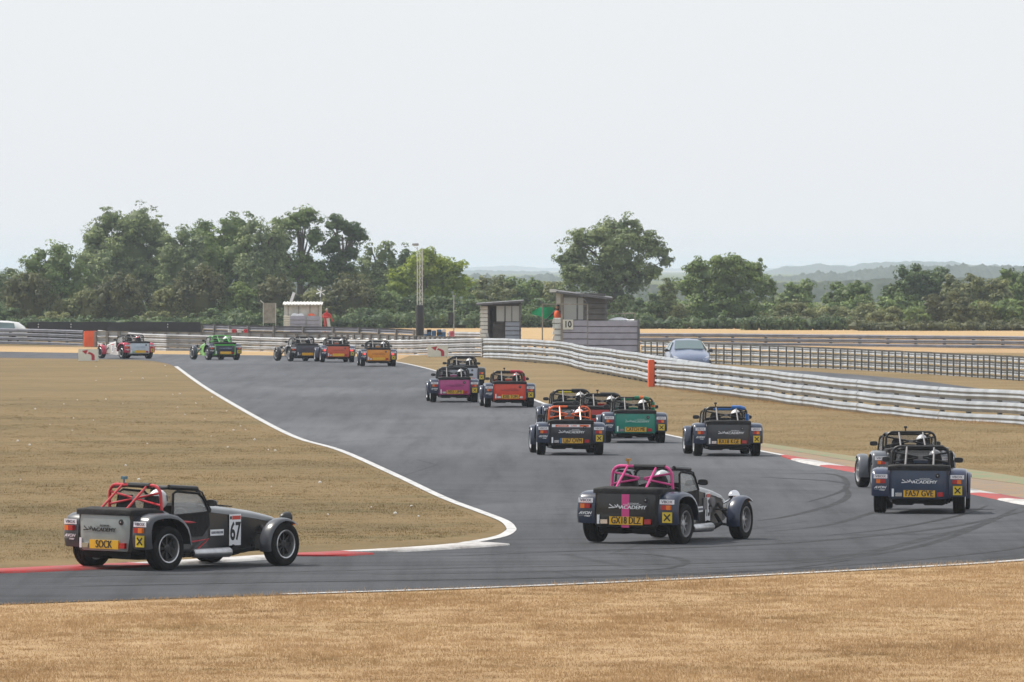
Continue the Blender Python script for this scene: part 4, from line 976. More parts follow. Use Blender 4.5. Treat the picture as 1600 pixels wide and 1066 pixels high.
def pad_roof(c, x0=0.02, x1=0.42, r=0.045): return (c, ((x0, 0.12, ZC), (x1 - 0.1, 0.12, ZC), (x1, 0.12, ZC - 0.03)), r)
def pad_front(c, x0=-0.3, x1=0.2): return (c, ((x0, 0.87, ZC - 0.05), (x1, 0.87, ZC - 0.05)), 0.035)
def pad_side(c): return (c, ((0.478, 0.125, 0.95), (0.485, 0.135, 0.80)), 0.045)
BLK = 'black'
blackp = ('near_black', (0.011, 0.012, 0.014)); navy = ('navy', (0.018, 0.028, 0.058)); greyb = ('slate', (0.017, 0.019, 0.022), 0.35, 0.4)
cars = [
 (200, 890, 41.5, 'dark race car with grey tail, red roll cage and number 67 nearest the lower left', ('sage_grey', (0.25, 0.285, 0.28)), greyb, ('gunmetal', (0.05, 0.055, 0.066)), ('grey_bonnet', (0.13, 0.14, 0.15)), None, ('cage_red', (0.50, 0.018, 0.03)), 'SOCK', 'black',
    dict(number='67', sill=1, colstay=1, colrail=0, cam=('cam_blue', (0.05, 0.15, 0.22)), camx=-0.20, dx=-0.09, steer=4, bstripe=blackp, pads=[(BLK, ((-.1, .12, ZC), (.28, .12, ZC)), 0.034), (BLK, ((0.44, 0.3, ZC - .02), (0.43, 0.84, ZC - .05)), 0.034)]), (suitg, wh, 'driver in grey suit and white helmet in the red-caged car numbered 67')),
 (997, 849.5, 24.5, 'black race car with a pink stripe and pink roll cage in the foreground', blackp, blackp, navy, ('black_gloss', (0.02, 0.021, 0.025)), None, ('cage_pink', (0.62, 0.05, 0.24)), 'GX18 DLZ', 'white',
    dict(number='13', stripe=('cage_pink', (0.62, 0.05, 0.24)), colstay=1, cam=('cam_amber', (0.35, 0.16, 0.01)), camx=-0.22, steer=3, openbay=1, chrome=1, darkrim=1, silverspoke=1, dx=0.02, pads=[(BLK, ((-.12, .12, ZC), (.36, .12, ZC)), 0.036), (BLK, ((0.44, 0.25, ZC - .02), (0.43, 0.84, ZC - .05)), 0.034)]), (suitb, sg, 'driver with silver helmet in the pink-striped black car')),
 (1437, 802.5, 5.4, 'navy blue race car with plate FA57 GVE at the right', ('steel_navy', (0.022, 0.042, 0.085)), navy, ('steel_navy2', (0.026, 0.036, 0.08)), ('steel_navy', (0.022, 0.042, 0.085)), None, BLK, 'FA57 GVE', 'white',
    dict(exhaust=True, pads=[(BLK, ((0.05, .12, ZC), (.38, .12, ZC)), 0.03)]), (suitn, gh, 'driver with dark grey helmet in the navy car at right')),
 (1424, 767, -4.5, 'dark grey race car half hidden behind the navy car at right', ('charcoal_matt', (0.075, 0.08, 0.085)), ('charcoal_matt', (0.075, 0.08, 0.085)), ('slate_wing', (0.10, 0.11, 0.13)), ('charcoal_matt', (0.075, 0.08, 0.085)), None, BLK, '', (0.04, 0.04, 0.04),
    dict(cam=True, camx=-0.1), (suitb, sg, 'driver with silver helmet in the dark grey car behind the navy one')),
 (1135, 713, -4.4, 'charcoal race car with blue roll-bar padding and plate BX18 KGE', ('charcoal', (0.032, 0.035, 0.042)), ('charcoal', (0.032, 0.035, 0.042)), navy, ('charcoal', (0.032, 0.035, 0.042)), None, BLK, 'BX18 KGE', 'white',
    dict(cam=True, camx=-0.24, dx=0.05, pads=[pad_roof(('pad_blue', (0.015, 0.13, 0.42)), 0.12, 0.42), pad_side(('pad_blue', (0.015, 0.13, 0.42))), pad_front(('pad_blue', (0.015, 0.13, 0.42)), -0.22, 0.2)]), (suitb, wh, 'driver with white helmet in the charcoal car with blue padding')),
 (890, 711.5, -3.8, 'black race car with orange roll cage and orange band above its plate', ('ink_black', (0.014, 0.017, 0.026)), blackp, navy, ('orange_paint', (0.7, 0.12, 0.02)), None, ('cage_orange', (0.75, 0.12, 0.02)), 'LJ67 OVM', 'white',
    dict(topband=('cage_orange', (0.75, 0.12, 0.02)), euro=1, steelstay=0, colstay=1, colrail=1, pads=[('black', ((-0.05, .12, ZC), (.25, .12, ZC)), 0.026)]), (suitb, wh, 'driver with white helmet inside the orange roll cage')),
 (990, 692.5, -3.8, 'teal green race car with plate CATCH ME and green and orange padding', ('teal', (0.0, 0.20, 0.145)), ('teal', (0.0, 0.20, 0.145)), navy, ('teal', (0.0, 0.20, 0.145)), None, BLK, 'CATCH ME', (0.42, 0.60, 0.56),
    dict(dx=0.04, pads=[(('pad_green', (0.0, 0.16, 0.07)), ((.02, .12, ZC), (.14, .12, ZC)), 0.045), (('pad_orange', (0.6, .12, 0.01)), ((.14, .12, ZC), (.25, .12, ZC)), 0.046), (('pad_green', (0.0, 0.16, 0.07)), ((.25, .12, ZC), (.38, .12, ZC - .03)), 0.045), (('pad_green', (0.0, 0.16, 0.07)), ((.475, .12, .99), (.48, .12, .92)), 0.046), (('pad_orange', (0.6, .12, 0.01)), ((.48, .12, .92), (.482, .125, .87)), 0.047), (('pad_green', (0.0, 0.16, 0.07)), ((.482, .12, .87), (.485, .125, .78)), 0.046), pad_front(('pad_green', (0.0, 0.16, 0.07)), -0.25, 0.02)]), (suitb, wh, 'driver with white helmet in the teal car')),
 (941, 685, -4.5, 'dark red race car between the yellow and teal cars', ('deep_red', (0.42, 0.015, 0.015)), ('deep_red', (0.42, 0.015, 0.015)), navy, ('deep_red', (0.42, 0.015, 0.015)), None, BLK, '', None,
    dict(cam=True, camx=-0.12, pads=[pad_roof(BLK, -0.05, 0.4)]), (suitb, wh, 'driver with white helmet in the dark red car beside the teal one')),
 (893, 677, -3.8, 'dark green race car with a yellow band behind the orange-caged car', ('dark_green', (0.02, 0.06, 0.045)), ('dark_green', (0.02, 0.06, 0.045)), navy, ('dark_green', (0.02, 0.06, 0.045)), None, BLK, '', None,
    dict(yellowtop=('band_yellow', (0.62, 0.50, 0.02)), pads=[pad_roof(BLK, 0.0, 0.4), pad_front(('band_yellow', (0.62, 0.50, 0.02)), -0.28, 0.1)]), (suitb, wh, 'driver with white helmet in the green car with a yellow band')),
 (795, 637, -3.8, 'bright red race car with red roll-bar padding in mid track', ('signal_red', (0.62, 0.045, 0.015)), ('signal_red', (0.62, 0.045, 0.015)), navy, ('signal_red', (0.62, 0.045, 0.015)), None, BLK, 'JO05 TOM', (0.30, 0.02, 0.015),
    dict(bigred=False, tworev=1, cam=True, camx=-0.14, pads=[pad_roof(('pad_crimson', (0.42, 0.01, 0.04)), 0.05, 0.42), pad_side(('pad_crimson', (0.42, 0.01, 0.04)))]), (suitb, rh, 'driver with red helmet in the bright red car')),
 (709, 629, -3.6, 'magenta race car with dark wings in mid track', ('magenta', (0.42, 0.045, 0.20)), ('magenta', (0.42, 0.045, 0.20)), navy, ('magenta', (0.42, 0.045, 0.20)), None, BLK, 'P055 UMS', (0.16, 0.02, 0.10),
    dict(pads=[pad_roof(BLK, 0.0, 0.4)]), (suitb, sg, 'driver with silver helmet in the magenta car')),
 (723, 606.5, -3.6, 'silver race car directly behind the magenta car, black wings', ('silver_paint', (0.42, 0.46, 0.54)), ('silver_paint', (0.42, 0.46, 0.54)), blackp, ('silver_paint', (0.42, 0.46, 0.54)), None, BLK, '', None,
    dict(nosponsor=1, pads=[pad_roof(BLK, -0.3, 0.4)]), (suitb, wh, 'driver with white helmet in the silver car behind the magenta one')),
 (590.5, 573, -4.5, 'amber yellow race car, fifth from the left near the far bend', ('amber', (0.72, 0.26, 0.01)), ('amber', (0.72, 0.26, 0.01)), navy, ('amber', (0.72, 0.26, 0.01)), None, BLK, '', (0.4, 0.12, 0.01),
    dict(brake=1), (suitb, wh, 'driver with white helmet in the amber car')),
 (526.5, 566.5, -8, 'orange-red race car touching the dark car ahead at the far bend', ('vermilion', (0.58, 0.085, 0.03)), ('vermilion', (0.58, 0.085, 0.03)), navy, ('vermilion', (0.58, 0.085, 0.03)), None, BLK, '', (0.35, 0.05, 0.02),
    dict(brake=1), (suitb, wh, 'driver with white helmet in the orange-red car at the far bend')),
 (476, 565, -17, 'dark grey race car between the lime green and orange-red cars', ('night_grey', (0.045, 0.055, 0.08)), ('night_grey', (0.045, 0.055, 0.08)), blackp, ('silverbon', (0.30, 0.31, 0.32)), None, BLK, '', (0.1, 0.2, 0.35),
    dict(left=1), (suitb, gh, 'driver with dark helmet in the dark grey car at the far bend')),
 (347.5, 563, -20, 'lime green race car with green roll cage, second from the left', ('dark_tail', (0.018, 0.022, 0.045)), ('lime', (0.22, 0.62, 0.10)), ('dark_tail', (0.018, 0.022, 0.045)), ('lime', (0.22, 0.62, 0.10)), None, ('cage_green', (0.06, 0.42, 0.05)), '', (0.25, 0.3, 0.4),
    dict(greentop=('cage_green', (0.06, 0.42, 0.05)), colstay=1, colrail=1), (suitb, wh, 'driver with white helmet in the lime green car')),
 (212, 561, -29, 'white race car with crimson wings leading at far left', ('ice_white', (0.50, 0.56, 0.64)), ('chalk_white', (0.66, 0.64, 0.62)), ('crimson', (0.42, 0.012, 0.05)), ('chalk_white', (0.66, 0.64, 0.62)), ('crimson', (0.42, 0.012, 0.05)), BLK, '', (0.35, 0.42, 0.5),
    dict(number='3', left=1), (suitb, rh, 'driver with red helmet in the leading white and crimson car')),
]
for c in cars:
    car = make_car(*c[:13]); q = {200: 1.03, 997: 1.03, 1437: 1.0, 1424: 0.97, 590.5: 0.97, 526.5: 0.97, 476: 0.97, 347.5: 0.98, 212: 0.98}.get(c[0], 0.955); car.scale = (q, q, q); car.rotation_euler.y = R(random.uniform(0.1, 0.6)); driver(car, c[13][0], c[13][1], c[13][2])

# ------------------------------------------------------------------ pads, signs, huts and people beside the track
def pad_on(px, top, base_y, w, t, label, m, group=None, dy=0.25):
    g = G(px, base_y); h = (base_y - top) / (F / g.y); root = empty('barrier_pad', (g.x, g.y - dy, 0), 0, label, 'pad', group)
    rings = []
    for k, (z, s) in enumerate([(0.01, 0.94), (0.05, 1.0), (h * 0.3, 1.02), (h * 0.6, 0.99), (h - 0.06, 1.0), (h, 0.72)]):
        rings.append([Vector((x * s, y, z)) for x, y in [(-w / 2, 0.0), (-w / 2 + .03, -t), (0, -t * 1.12), (w / 2 - .03, -t), (w / 2, 0)]])
    MB().loft(rings).build('cover', m, root, smooth=50)
    mb = MB()
    for k in range(4): mb.box(w / 2, w / 2 + 0.05, -t * .8, 0, h * (0.12 + 0.24 * k), h * (0.12 + 0.24 * k) + 0.08)
    mb.build('strap', M['ink'], root); return root
pad_on(1017.5, 562, 604.5, 0.25, 0.22, 'orange pad wrapped on the barrier end beneath the parked blue car', M['orange'])
pad_on(756.5, 530, 558.5, 0.13, 0.2, 'narrow orange pad on the barrier end beside the small marshal hut', M['orange'])
pad_on(142.5, 517, 542, 0.72, 0.12, 'square orange panel on the barrier at far left', M['orange'], dy=0.6)

def bent_arrow(w, h):
    """outline of an arrow that rises and bends to the left, in board coordinates."""
    pts = []
    for k in range(9):
        a = R(0 + 62 * k / 8); pts.append((-0.30 * w + 0.62 * w * math.cos(a), -0.10 * h + 0.46 * h * math.sin(a) * 1.0))
    inner = []
    for k in range(9):
        a = R(62 - 62 * k / 8); inner.append((-0.30 * w + 0.45 * w * math.cos(a), -0.10 * h + 0.28 * h * math.sin(a)))
    body = [(0.32 * w, -0.45 * h)] + pts + inner + [(0.15 * w, -0.45 * h)]
    return body
def arrow_sign(pxc, top, base_y, wpx, label):
    g = G(pxc, base_y); s = F / g.y; w = wpx / s; h = (base_y - top) / s
    root = empty('direction_sign', (g.x, g.y, 0), 0, label, 'sign', 'white boards with a red bent arrow')
    MB().box(-w / 2, w / 2, -0.012, 0.012, 0.03, h).build('board', M['signw'], root, smooth=None)
    shaft = [Vector((x * 0.9 + 0.03, -0.016, z * 0.88 + h * 0.5)) for x, z in bent_arrow(w, h)]
    me = bpy.data.meshes.new('arrow'); bm = bmesh.new()
    f = bm.faces.new([bm.verts.new(p) for p in shaft]); bmesh.ops.triangulate(bm, faces=[f])
    tip = [Vector((-0.33 * w, -0.0165, 0.5 * h + 0.34 * h)), Vector((-0.02 * w, -0.0165, 0.5 * h + 0.44 * h)), Vector((-0.11 * w, -0.0165, 0.5 * h + 0.06 * h))]
    bm.faces.new([bm.verts.new(p) for p in tip]); bm.to_mesh(me); bm.free(); me.materials.append(M['signr'])
    link('arrow', me, root)
    for sx in (-1, 1):
        MB().box(sx * w * 0.42 - 0.02, sx * w * 0.42 + 0.02, 0.014, 0.05, 0, h * 0.97).build('leg', M['post'], root, smooth=None)
arrow_sign(138, 545.5, 565, 31, 'cream board with red bent arrow on the infield grass, far left')
arrow_sign(684, 540, 558.5, 32, 'cream board with red bent arrow before the barrier, right of the amber car')
g = P(684.5, 541, G(684, 556).y + 2); s_ = F / g.y
nb = empty('notice_board', (g.x, g.y, g.z), 0, 'small grey notice board fixed on the barrier above the right arrow sign', 'sign')
MB().box(-8 / s_, 8 / s_, -0.02, 0.0, 0, 9 / s_).build('board', M['galvd'], nb, smooth=None)
mb = MB()
for k in range(7): mb.box((-6.6 + 1.95 * k) / s_, (-5.6 + 1.95 * k) / s_, -0.026, -0.02, 2 / s_, 7 / s_)
mb.build('faded_lettering', M['hutcream'], nb, smooth=None)

def planks(parent, x0, x1, y, z0, z1, n, m, axis='x', name='plank', t=0.035, out=-1):
    """overlapping horizontal boards, each one its own part."""
    hgt = (z1 - z0) / n
    for k in range(n):
        a = z0 + k * hgt; prof = [(0.0, a + 0.04), (out * t, a + 0.022), (out * t * 1.3, a + 0.05), (out * t * 0.5, a + hgt * 0.92), (0, a + hgt)]
        if axis == 'x': rings = [[Vector((x, y + p[0], p[1])) for p in prof] for x in (x0 - random.uniform(0, .01), x1 + random.uniform(0, .01))]
        else: rings = [[Vector((y + p[0], x, p[1])) for p in prof] for x in (x0, x1)]
        MB().loft(rings).build(name, m, parent, smooth=None)
plankm = mat('shaded_lavender_plank', (0.36, 0.345, 0.40), 0.6, 0.1, 0.15, 2.5, 0.15, 12, dirt=0.12)  # shade of the hut fronts put into the plank colour
plankw = mat('white_and_sunlit_plank', (0.62, 0.62, 0.58), 0.6, 0, 0.15, 3, 0.15, 12, dirt=0.15)  # white boards; sunlit hut sides carry their light in this colour
plankg = mat('blue_grey_plank', (0.26, 0.29, 0.34), 0.6, 0.1, 0.15, 3, 0.15, 12, dirt=0.12)
plankd = mat('dark_grey_cladding', (0.10, 0.095, 0.09), 0.7, 0, 0.2, 3, 0.2, 12)

# --- the numbered marshal hut
D0 = G(930, 560).y; S0 = F / D0
def zof(y, D=None): return H - (y - YH) * (D or D0) / F
def xof(px, D=None): return (px - 800) * (D or D0) / F
X0 = xof(866)
hut = empty('marshal_hut', (X0, D0, 0), 0, 'lavender-shaded marshal post with sloping roof and the number 10 board', 'hut')
def hx(px): return xof(px) - X0
depth = 1.9
zw = zof(500.5)
planks(hut, hx(876), hx(917), 0, 0.0, zw, 6, plankm); planks(hut, hx(918), hx(997), 0, 0.0, zw - 0.02, 6, plankm)
planks(hut, 0, 0.30, 0.02, 0.0, zof(497), 7, plankw, t=0.05)
planks(hut, 0, depth, hx(865.5), 0.0, zof(497), 7, plankw, axis='y', t=0.05)
planks(hut, 0, depth, hx(998.5), 0.0, zw - 0.02, 6, plankm, axis='y', out=1)
MB().box(hx(867), hx(998), 0.1, depth, 0.0, zw - 0.95).build('floor', M['hutply'], hut, smooth=None)
MB().box(hx(876.2), hx(879.5), -0.09, 0.0, 0, zof(458)).build('corner_post', M['hutply'], hut, smooth=None)
MB().box(hx(996), hx(999.6), -0.07, 0.0, 0, zof(499)).build('corner_post', M['felt'], hut, smooth=None)
MB().box(hx(945), hx(948), -0.04, 0.04, zw, zof(466)).build('corner_post', M['felt'], hut, smooth=None)
MB().box(hx(868), hx(997.5), 0.06, 0.09, 0.0, zw - 0.1).build('gap_shade_board', M['backing'], hut, smooth=None)  # added dark sheet, its colour stands for the shade behind the plank gaps
# cabin: window panels at left, dark cladding at right, sloping roof with sunlit-toned fascia
for (a, b) in ((880, 901.5), (902.5, 912)):
    f = MB().box(hx(a), hx(b), 0.0, 0.02, zw, zof(463.5)).build('window', M['poly'], hut, smooth=None)
    fr = MB()
    for q in (a, b): fr.box(hx(q) - 0.018, hx(q) + 0.018, -0.02, 0.03, zw, zof(463.5))
    fr.box(hx(a), hx(b), -0.02, 0.0, zof(465), zof(463.5)).box(hx(a), hx(b), -0.02, 0.0, zw, zw + .03); fr.build('frame', M['felt'], f, smooth=None)
planks(hut, hx(912.5), hx(946), 0.0, zw, zof(465), 4, plankd)
planks(hut, 0.0, depth, hx(947), zw, zof(467), 4, plankd, axis='y', out=1)
MB().box(hx(880), hx(946), -0.03, 0.0, zof(463.3), zof(458.5)).build('lintel', plankd, hut, smooth=None)
MB().box(hx(868), hx(947), depth - 0.05, depth, zw - 0.9, zof(464)).build('back_wall', M['hutply'], hut, smooth=None)
zl, zr = zof(453.5), zof(465.5)
MB().loft([[Vector((x, y, z + dz)) for (y, dz) in ((-0.35, 0), (depth + 0.2, 0.05), (depth + 0.2, -0.05), (-0.35, -0.10))] for x, z in ((hx(859), zl), (hx(957), zr))]).build('roof', M['felt'], hut, smooth=None)
MB().box(hx(858.7), hx(869), -0.37, -0.355, zof(456.8), zof(451.8)).build('fascia', plankw, hut, smooth=None)
MB().box(hx(869), hx(876), 0.02, 0.06, zof(476), zof(457)).build('side_panel', M['hutcream'], hut, smooth=None)
nb = MB().box(hx(879), hx(895.5), -0.09, -0.075, zof(515), zof(499.5)).build('number_board', M['signw'], hut, smooth=None)
place_text(text_mesh('10', 0.40, M['ink'], 0.86, 0.012), nb, ((hx(879) + hx(895.5)) / 2, -0.094, (zof(515) + zof(499.5)) / 2))
MB().tube([(hx(949), 0.3, zof(491)), (hx(992.5), 0.3, zof(489.5))], 0.022).tube([(hx(977), 0.3, zof(490)), (hx(977), 0.3, zw)], 0.018).tube([(hx(992.5), 0.3, zof(489.5)), (hx(992.5), 0.3, zw - 0.05)], 0.018).build('handrail', M['hutply'], hut)
# bundled sheet on the open platform
rings = []
for k in range(11):
    u = k / 10; x = xof(951) + (xof(991) - xof(951)) * u; hgt = 0.11 * math.sin(math.pi * min(1, u * 1.15 + .05)) ** 0.6 if u < .85 else 0.05
    rings.append([Vector((x, D0 + 0.1 + 0.5 * (0.5 - 0.5 * math.cos(a)), zw + 0.0 + max(0.02, hgt) * math.sin(a) * (1 + .2 * math.sin(7 * u + 3 * a)))) for a in [math.pi * j / 8 for j in range(9)]])
sh = MB().loft(rings).build('folded_sheet', M['sticker'], smooth=60); tag(sh, 'crumpled white sheet lying on the open platform of hut 10', 'sheet')
# debris frame in front of it
D1 = D0 - 5; fr = empty('post_frame', (xof(847, D1), D1, 0), 0, 'thin steel frame of two posts and a rail before hut 10', 'frame')
def fx(px): return xof(px, D1) - xof(847, D1)
for px, bx in ((847.5, -1), (918, -1)):
    MB().box(fx(px) - 0.03, fx(px) + 0.03, -0.03, 0.03, 0, zof(475, D1)).build('post', M['hutply'], fr, smooth=None)
    MB().tube([(fx(px), 0, zof(475, D1)), (fx(px) - 0.17, -0.1, zof(467.5, D1))], 0.028, 6).build('bracket', M['felt'], fr)
MB().box(fx(847.5), fx(918), -0.02, 0.02, zof(476.3, D1), zof(474.6, D1)).build('rail', M['hutply'], fr, smooth=None)

# --- the small hut
D2 = G(780, 552).y; X2 = xof(750, D2)
h2 = empty('marshal_hut', (X2, D2, 0), 0, 'small open-fronted grey marshal hut with rising flat roof', 'hut')
def h2x(px): return xof(px, D2) - X2
def z2(y): return zof(y, D2)
planks(h2, h2x(751.5), h2x(762), 0, 0, z2(478.5), 12, plankw); planks(h2, 0, 1.5, h2x(751), 0, z2(478.5), 12, plankw, axis='y')
planks(h2, h2x(789.5), h2x(812), 0, 0, z2(503.5), 7, plankg); planks(h2, 0, 1.5, h2x(813), 0, z2(476), 9, plankd, axis='y', out=1)
MB().box(h2x(762), h2x(764.5), -0.05, 0.03, 0, z2(478)).build('corner_post', M['hutdark'], h2, smooth=None)
MB().box(h2x(811.5), h2x(814), -0.05, 0.03, 0, z2(475)).build('corner_post', M['felt'], h2, smooth=None)
MB().box(h2x(753), h2x(812), 1.45, 1.5, 0, z2(478)).build('back_wall', M['hutdark'], h2, smooth=None)
MB().box(h2x(770), h2x(789), 0.1, 0.14, 0, z2(503)).build('half_door', M['hutdark'], h2, smooth=None)
for (a, b) in ((775.8, 788), (790, 799), (800, 811)):
    f = MB().box(h2x(a), h2x(b), 0.0, 0.02, z2(502), z2(478)).build('window', M['poly'], h2, smooth=None)
    MB().box(h2x(b), h2x(b) + 0.04, -0.02, 0.03, z2(502), z2(478)).box(h2x(a), h2x(b), -0.02, 0.03, z2(503.5), z2(502)).build('frame', M['felt'], f, smooth=None)
MB().loft([[Vector((x, y, z + dz)) for (y, dz) in ((-0.35, 0), (1.8, 0.03), (1.8, -0.07), (-0.35, -0.09))] for x, z in ((h2x(744.5), z2(474.5)), (h2x(818.5), z2(469.5)))]).build('roof', M['felt'], h2, smooth=None)
MB().loft([[Vector((x, y, z)) for y, z in ((0.0, zz), (-0.02, zz), (-0.02, z2(478.3)), (0, z2(478.3)))] for x, zz in ((h2x(752), z2(476)), (h2x(814), z2(472.2)))]).build('lintel', M['hutdark'], h2, smooth=None)
for dx in (0, 3.0):
    MB().box(-0.02, 0.02, -0.02, 0.02, 0, 1.0, Matrix.Translation((h2x(766 + dx), -0.2, 0)) @ Matrix.Rotation(R(-12), 4, 'Y')).build('leaning_rail', M['galv'], h2, smooth=None)

# --- the far white post with its cabinet, panel and wind turbine
D3 = G(470, 521).y; X3 = xof(443, D3)
h3 = empty('marshal_hut', (X3, D3, 0), 0, 'far pale marshal hut with a corrugated white roof, left of centre', 'hut')
def h3x(px): return xof(px, D3) - X3
def z3(y): return zof(y, D3)
MB().box(h3x(443.5), h3x(501.5), 0.5, 2.2, 0, z3(476)).build('wall', M['hutcream'], h3, smooth=None)
for px in (450, 466.5, 484, 497): MB().box(h3x(px) - 0.025, h3x(px) + 0.025, 0.46, 0.5, 0, z3(477)).build('batten', M['hutply'], h3, smooth=None)
rings = []
for k in range(41):
    u = k / 40; x = h3x(441.5) + (h3x(503.5) - h3x(441.5)) * u; dz = 0.022 * math.sin(u * 75)
    rings.append([Vector((x, 0.2, z3(475.8) + dz)), Vector((x, 2.4, z3(471.8) + dz)), Vector((x, 2.4, z3(471.8) - 0.04 + dz)), Vector((x, 0.2, z3(475.8) - 0.05 + dz))])
MB().loft(rings).build('roof', plankw, h3, smooth=20)
MB().box(-0.09, 0.09, 0.0, 0.05, 0, 0.66, Matrix.Translation((h3x(454), 0.4, z3(472.5))) @ Matrix.Rotation(R(19), 4, 'Y')).build('roof_panel', M['sticker'], h3, smooth=None)
planks(h3, h3x(453.5), h3x(477), 0, 0, z3(494), 4, plankm); planks(h3, h3x(479.5), h3x(500.5), 0, 0, z3(494.5), 4, plankm)
planks(h3, h3x(443), h3x(452.8), 0.02, 0, z3(493.5), 8, mat('sunlit_cream_plank', (0.60, 0.56, 0.46), 0.6, 0, .15, 3))  # sunlight on the left side of the hut put into the plank colour
for nm, a, b, m_, lb in (('sandbag', 454, 475, M['sticker'], 'white bags heaped on the left grey bin of the far hut'), ('safety_jacket', 481, 492, M['orange'], 'orange jacket thrown over the right grey bin of the far hut')):
    rings = []
    for k in range(13):
        u = k / 12; x = xof(a, D3) + (xof(b, D3) - xof(a, D3)) * u; hh = 0.17 * math.sin(math.pi * u) ** 0.5 * (1 + 0.25 * math.sin(9 * u)) + 0.01
        rings.append([Vector((x, D3 + 0.02 + 0.35 * j / 6, z3(494) + hh * math.sin(math.pi * (j + 0.3) / 6.6))) for j in range(7)])
    o = MB().loft(rings).build(nm, m_, smooth=60); tag(o, lb, 'bag' if nm == 'sandbag' else 'jacket')
cb = empty('notice_cabinet', (xof(421.5, D3), D3 - .5, 0), 0, 'tall brown-grey board with a tilted top, left of the far white hut', 'cabinet')
MB().box(-0.38, 0.38, 0, 0.04, z3(505), z3(473.5)).build('board', M['hutply'], cb, smooth=None)
for sx in (-1, 1): MB().box(sx * .39 - .02, sx * .39 + .02, -0.02, 0.06, 0, z3(474)).build('post', M['hutcream'], cb, smooth=None)
MB().loft([[Vector((-0.60, y, z3(470))), Vector((-0.36, y, z3(475))), Vector((-0.32, y, z3(474.5))), Vector((-0.56, y, z3(469.3)))] for y in (-.05, .3)]).build('hood', M['hutcream'], cb, smooth=None)
wt = empty('wind_turbine', (xof(500.5, D3), D3 + 1.2, z3(474)), 0, 'tiny white six-bladed wind turbine above the far hut roof', 'wind turbine')
MB().tube([(0, 0, -0.1), (0, 0, z3(456) - z3(474))], 0.018, 6).build('pole', M['galv'], wt)
for k in range(6):
    a = R(20 + 60 * k); c = Vector((0, 0, z3(456.5) - z3(474)))
    MB().loft([[c + Vector((math.cos(a) * r - math.sin(a) * w, y, math.sin(a) * r + math.cos(a) * w)) for w, y in ((-ww, -.03), (ww, -.06), (ww, -.05), (-ww, -.02))] for r, ww in ((0.03, 0.02), (0.30, 0.035))]).build('blade', M['sticker'], wt)
MB().lathe([(-.1, 0), (-.08, .05), (.08, .05), (.12, 0)], 12, axis='y', centre=(0, 0, z3(456.5) - z3(474))).build('hub', M['sticker'], wt)

# --- lattice mast
D4 = 392.0; X4 = xof(656, D4)
mast = empty('lattice_mast', (X4, D4, 0), 0, 'slender white lattice mast with a camera head and a black-wrapped base', 'mast')
def z4(y): return zof(y, D4)
rw = 4.2 * D4 / F
legs = [Vector((rw * math.cos(a), rw * math.sin(a), 0)) for a in (R(200), R(340), R(90))]
mw = mat('white_steel_lattice', (0.60, 0.60, 0.56), 0.5, 0.2, .15, 4)
for i, l in enumerate(legs):
    t = z4(386 + i * 1.5); MB().tube([l, Vector((l.x, l.y, t))], 0.021, 6).build('leg', mw, mast)
nseg = 16; zt = z4(393)
for k in range(nseg):
    a, b = zt * k / nseg, zt * (k + 1) / nseg
    for i in range(3):
        p, q = legs[i], legs[(i + 1) % 3]
        MB().tube([p + Vector((0, 0, a)), q + Vector((0, 0, b))], 0.009, 4).build('brace', mw, mast)
MB().lathe([(0.0, 0.205), (0.8, 0.20), (z4(480), 0.19), (z4(477), 0.17), (z4(477), 0.0)], 18, axis='z', centre=(0.0, -0.02, 0)).build('black_wrap', M['blackwrap'], mast)
MB().tube([(-rw * .6, 0, z4(390)), (-0.25, 0, z4(386)), (-0.28, 0, z4(383))], 0.014, 6).build('arm', mw, mast)
MB().lathe([(-0.17, 0), (-0.15, .06), (0.1, .075), (0.17, 0.05), (0.17, 0)], 12, axis='x', centre=(-0.22, 0, z4(382))).build('camera_head', M['galv'], mast)
pole = empty('pole', (xof(709, 455), 455, 0), 0, 'thin grey pole standing before the dark hedge right of the mast', 'pole')
MB().tube([(0, 0, 0), (0, 0, zof(461, 455))], 0.035, 8).build('shaft', M['galv'], pole)
MB().box(-0.3, -0.02, -.05, .05, zof(506, 455), zof(488, 455)).build('dark_panel', M['blackwrap'], pole, smooth=None)

# --- black belted tyre wall, far left
D5 = 452.0
tw = empty('tyre_wall', (xof(43, D5), D5, 0), 0, 'long black belted tyre wall behind the far left barrier', 'barrier')
for a, b in ((43, 60), (60.3, 111), (111.4, 262), (262.4, 313)):
    x0, x1 = xof(a, D5) - xof(43, D5), xof(b, D5) - xof(43, D5)
    rings = []
    n = max(2, int((x1 - x0) / 0.5))
    for k in range(n + 1):
        x = x0 + (x1 - x0) * k / n; zt = zof(503.2, D5) + random.uniform(-.02, .02)
        rings.append([Vector((x, 0.02 * math.sin(x * 5), -0.3)), Vector((x, 0.03 * math.sin(x * 3), zt)), Vector((x, 0.35, zt)), Vector((x, 0.35, -0.3))])
    MB().loft(rings).build('belt_section', M['blackwrap'], tw, smooth=None)
for px in (60, 111, 262):
    for yy in (507, 511):
        c = (xof(px, D5) - xof(43, D5), -0.06, zof(yy, D5)); MB().lathe([(-.03, 0), (-.03, .03), (.03, .03), (.03, 0)], 8, axis='y', centre=c).build('bolt', M['sticker'], tw)
def stack(px, top, base, D, w, cols, label, nm='tyre_stack', grp=None):
    root = empty(nm, (xof(px, D), D, zof(base, D)), 0, label, 'tyre stack', grp)
    hh = zof(top, D) - zof(base, D); n = len(cols)
    for k, c in enumerate(cols):
        z = hh * k / n; MB().lathe([(z, w * .5), (z, w * 0.9), (z + hh / n * .2, w), (z + hh / n * .8, w), (z + hh / n, w * .9), (z + hh / n, w * .5)], 14, axis='z').build('tyre', c, root)
    return root
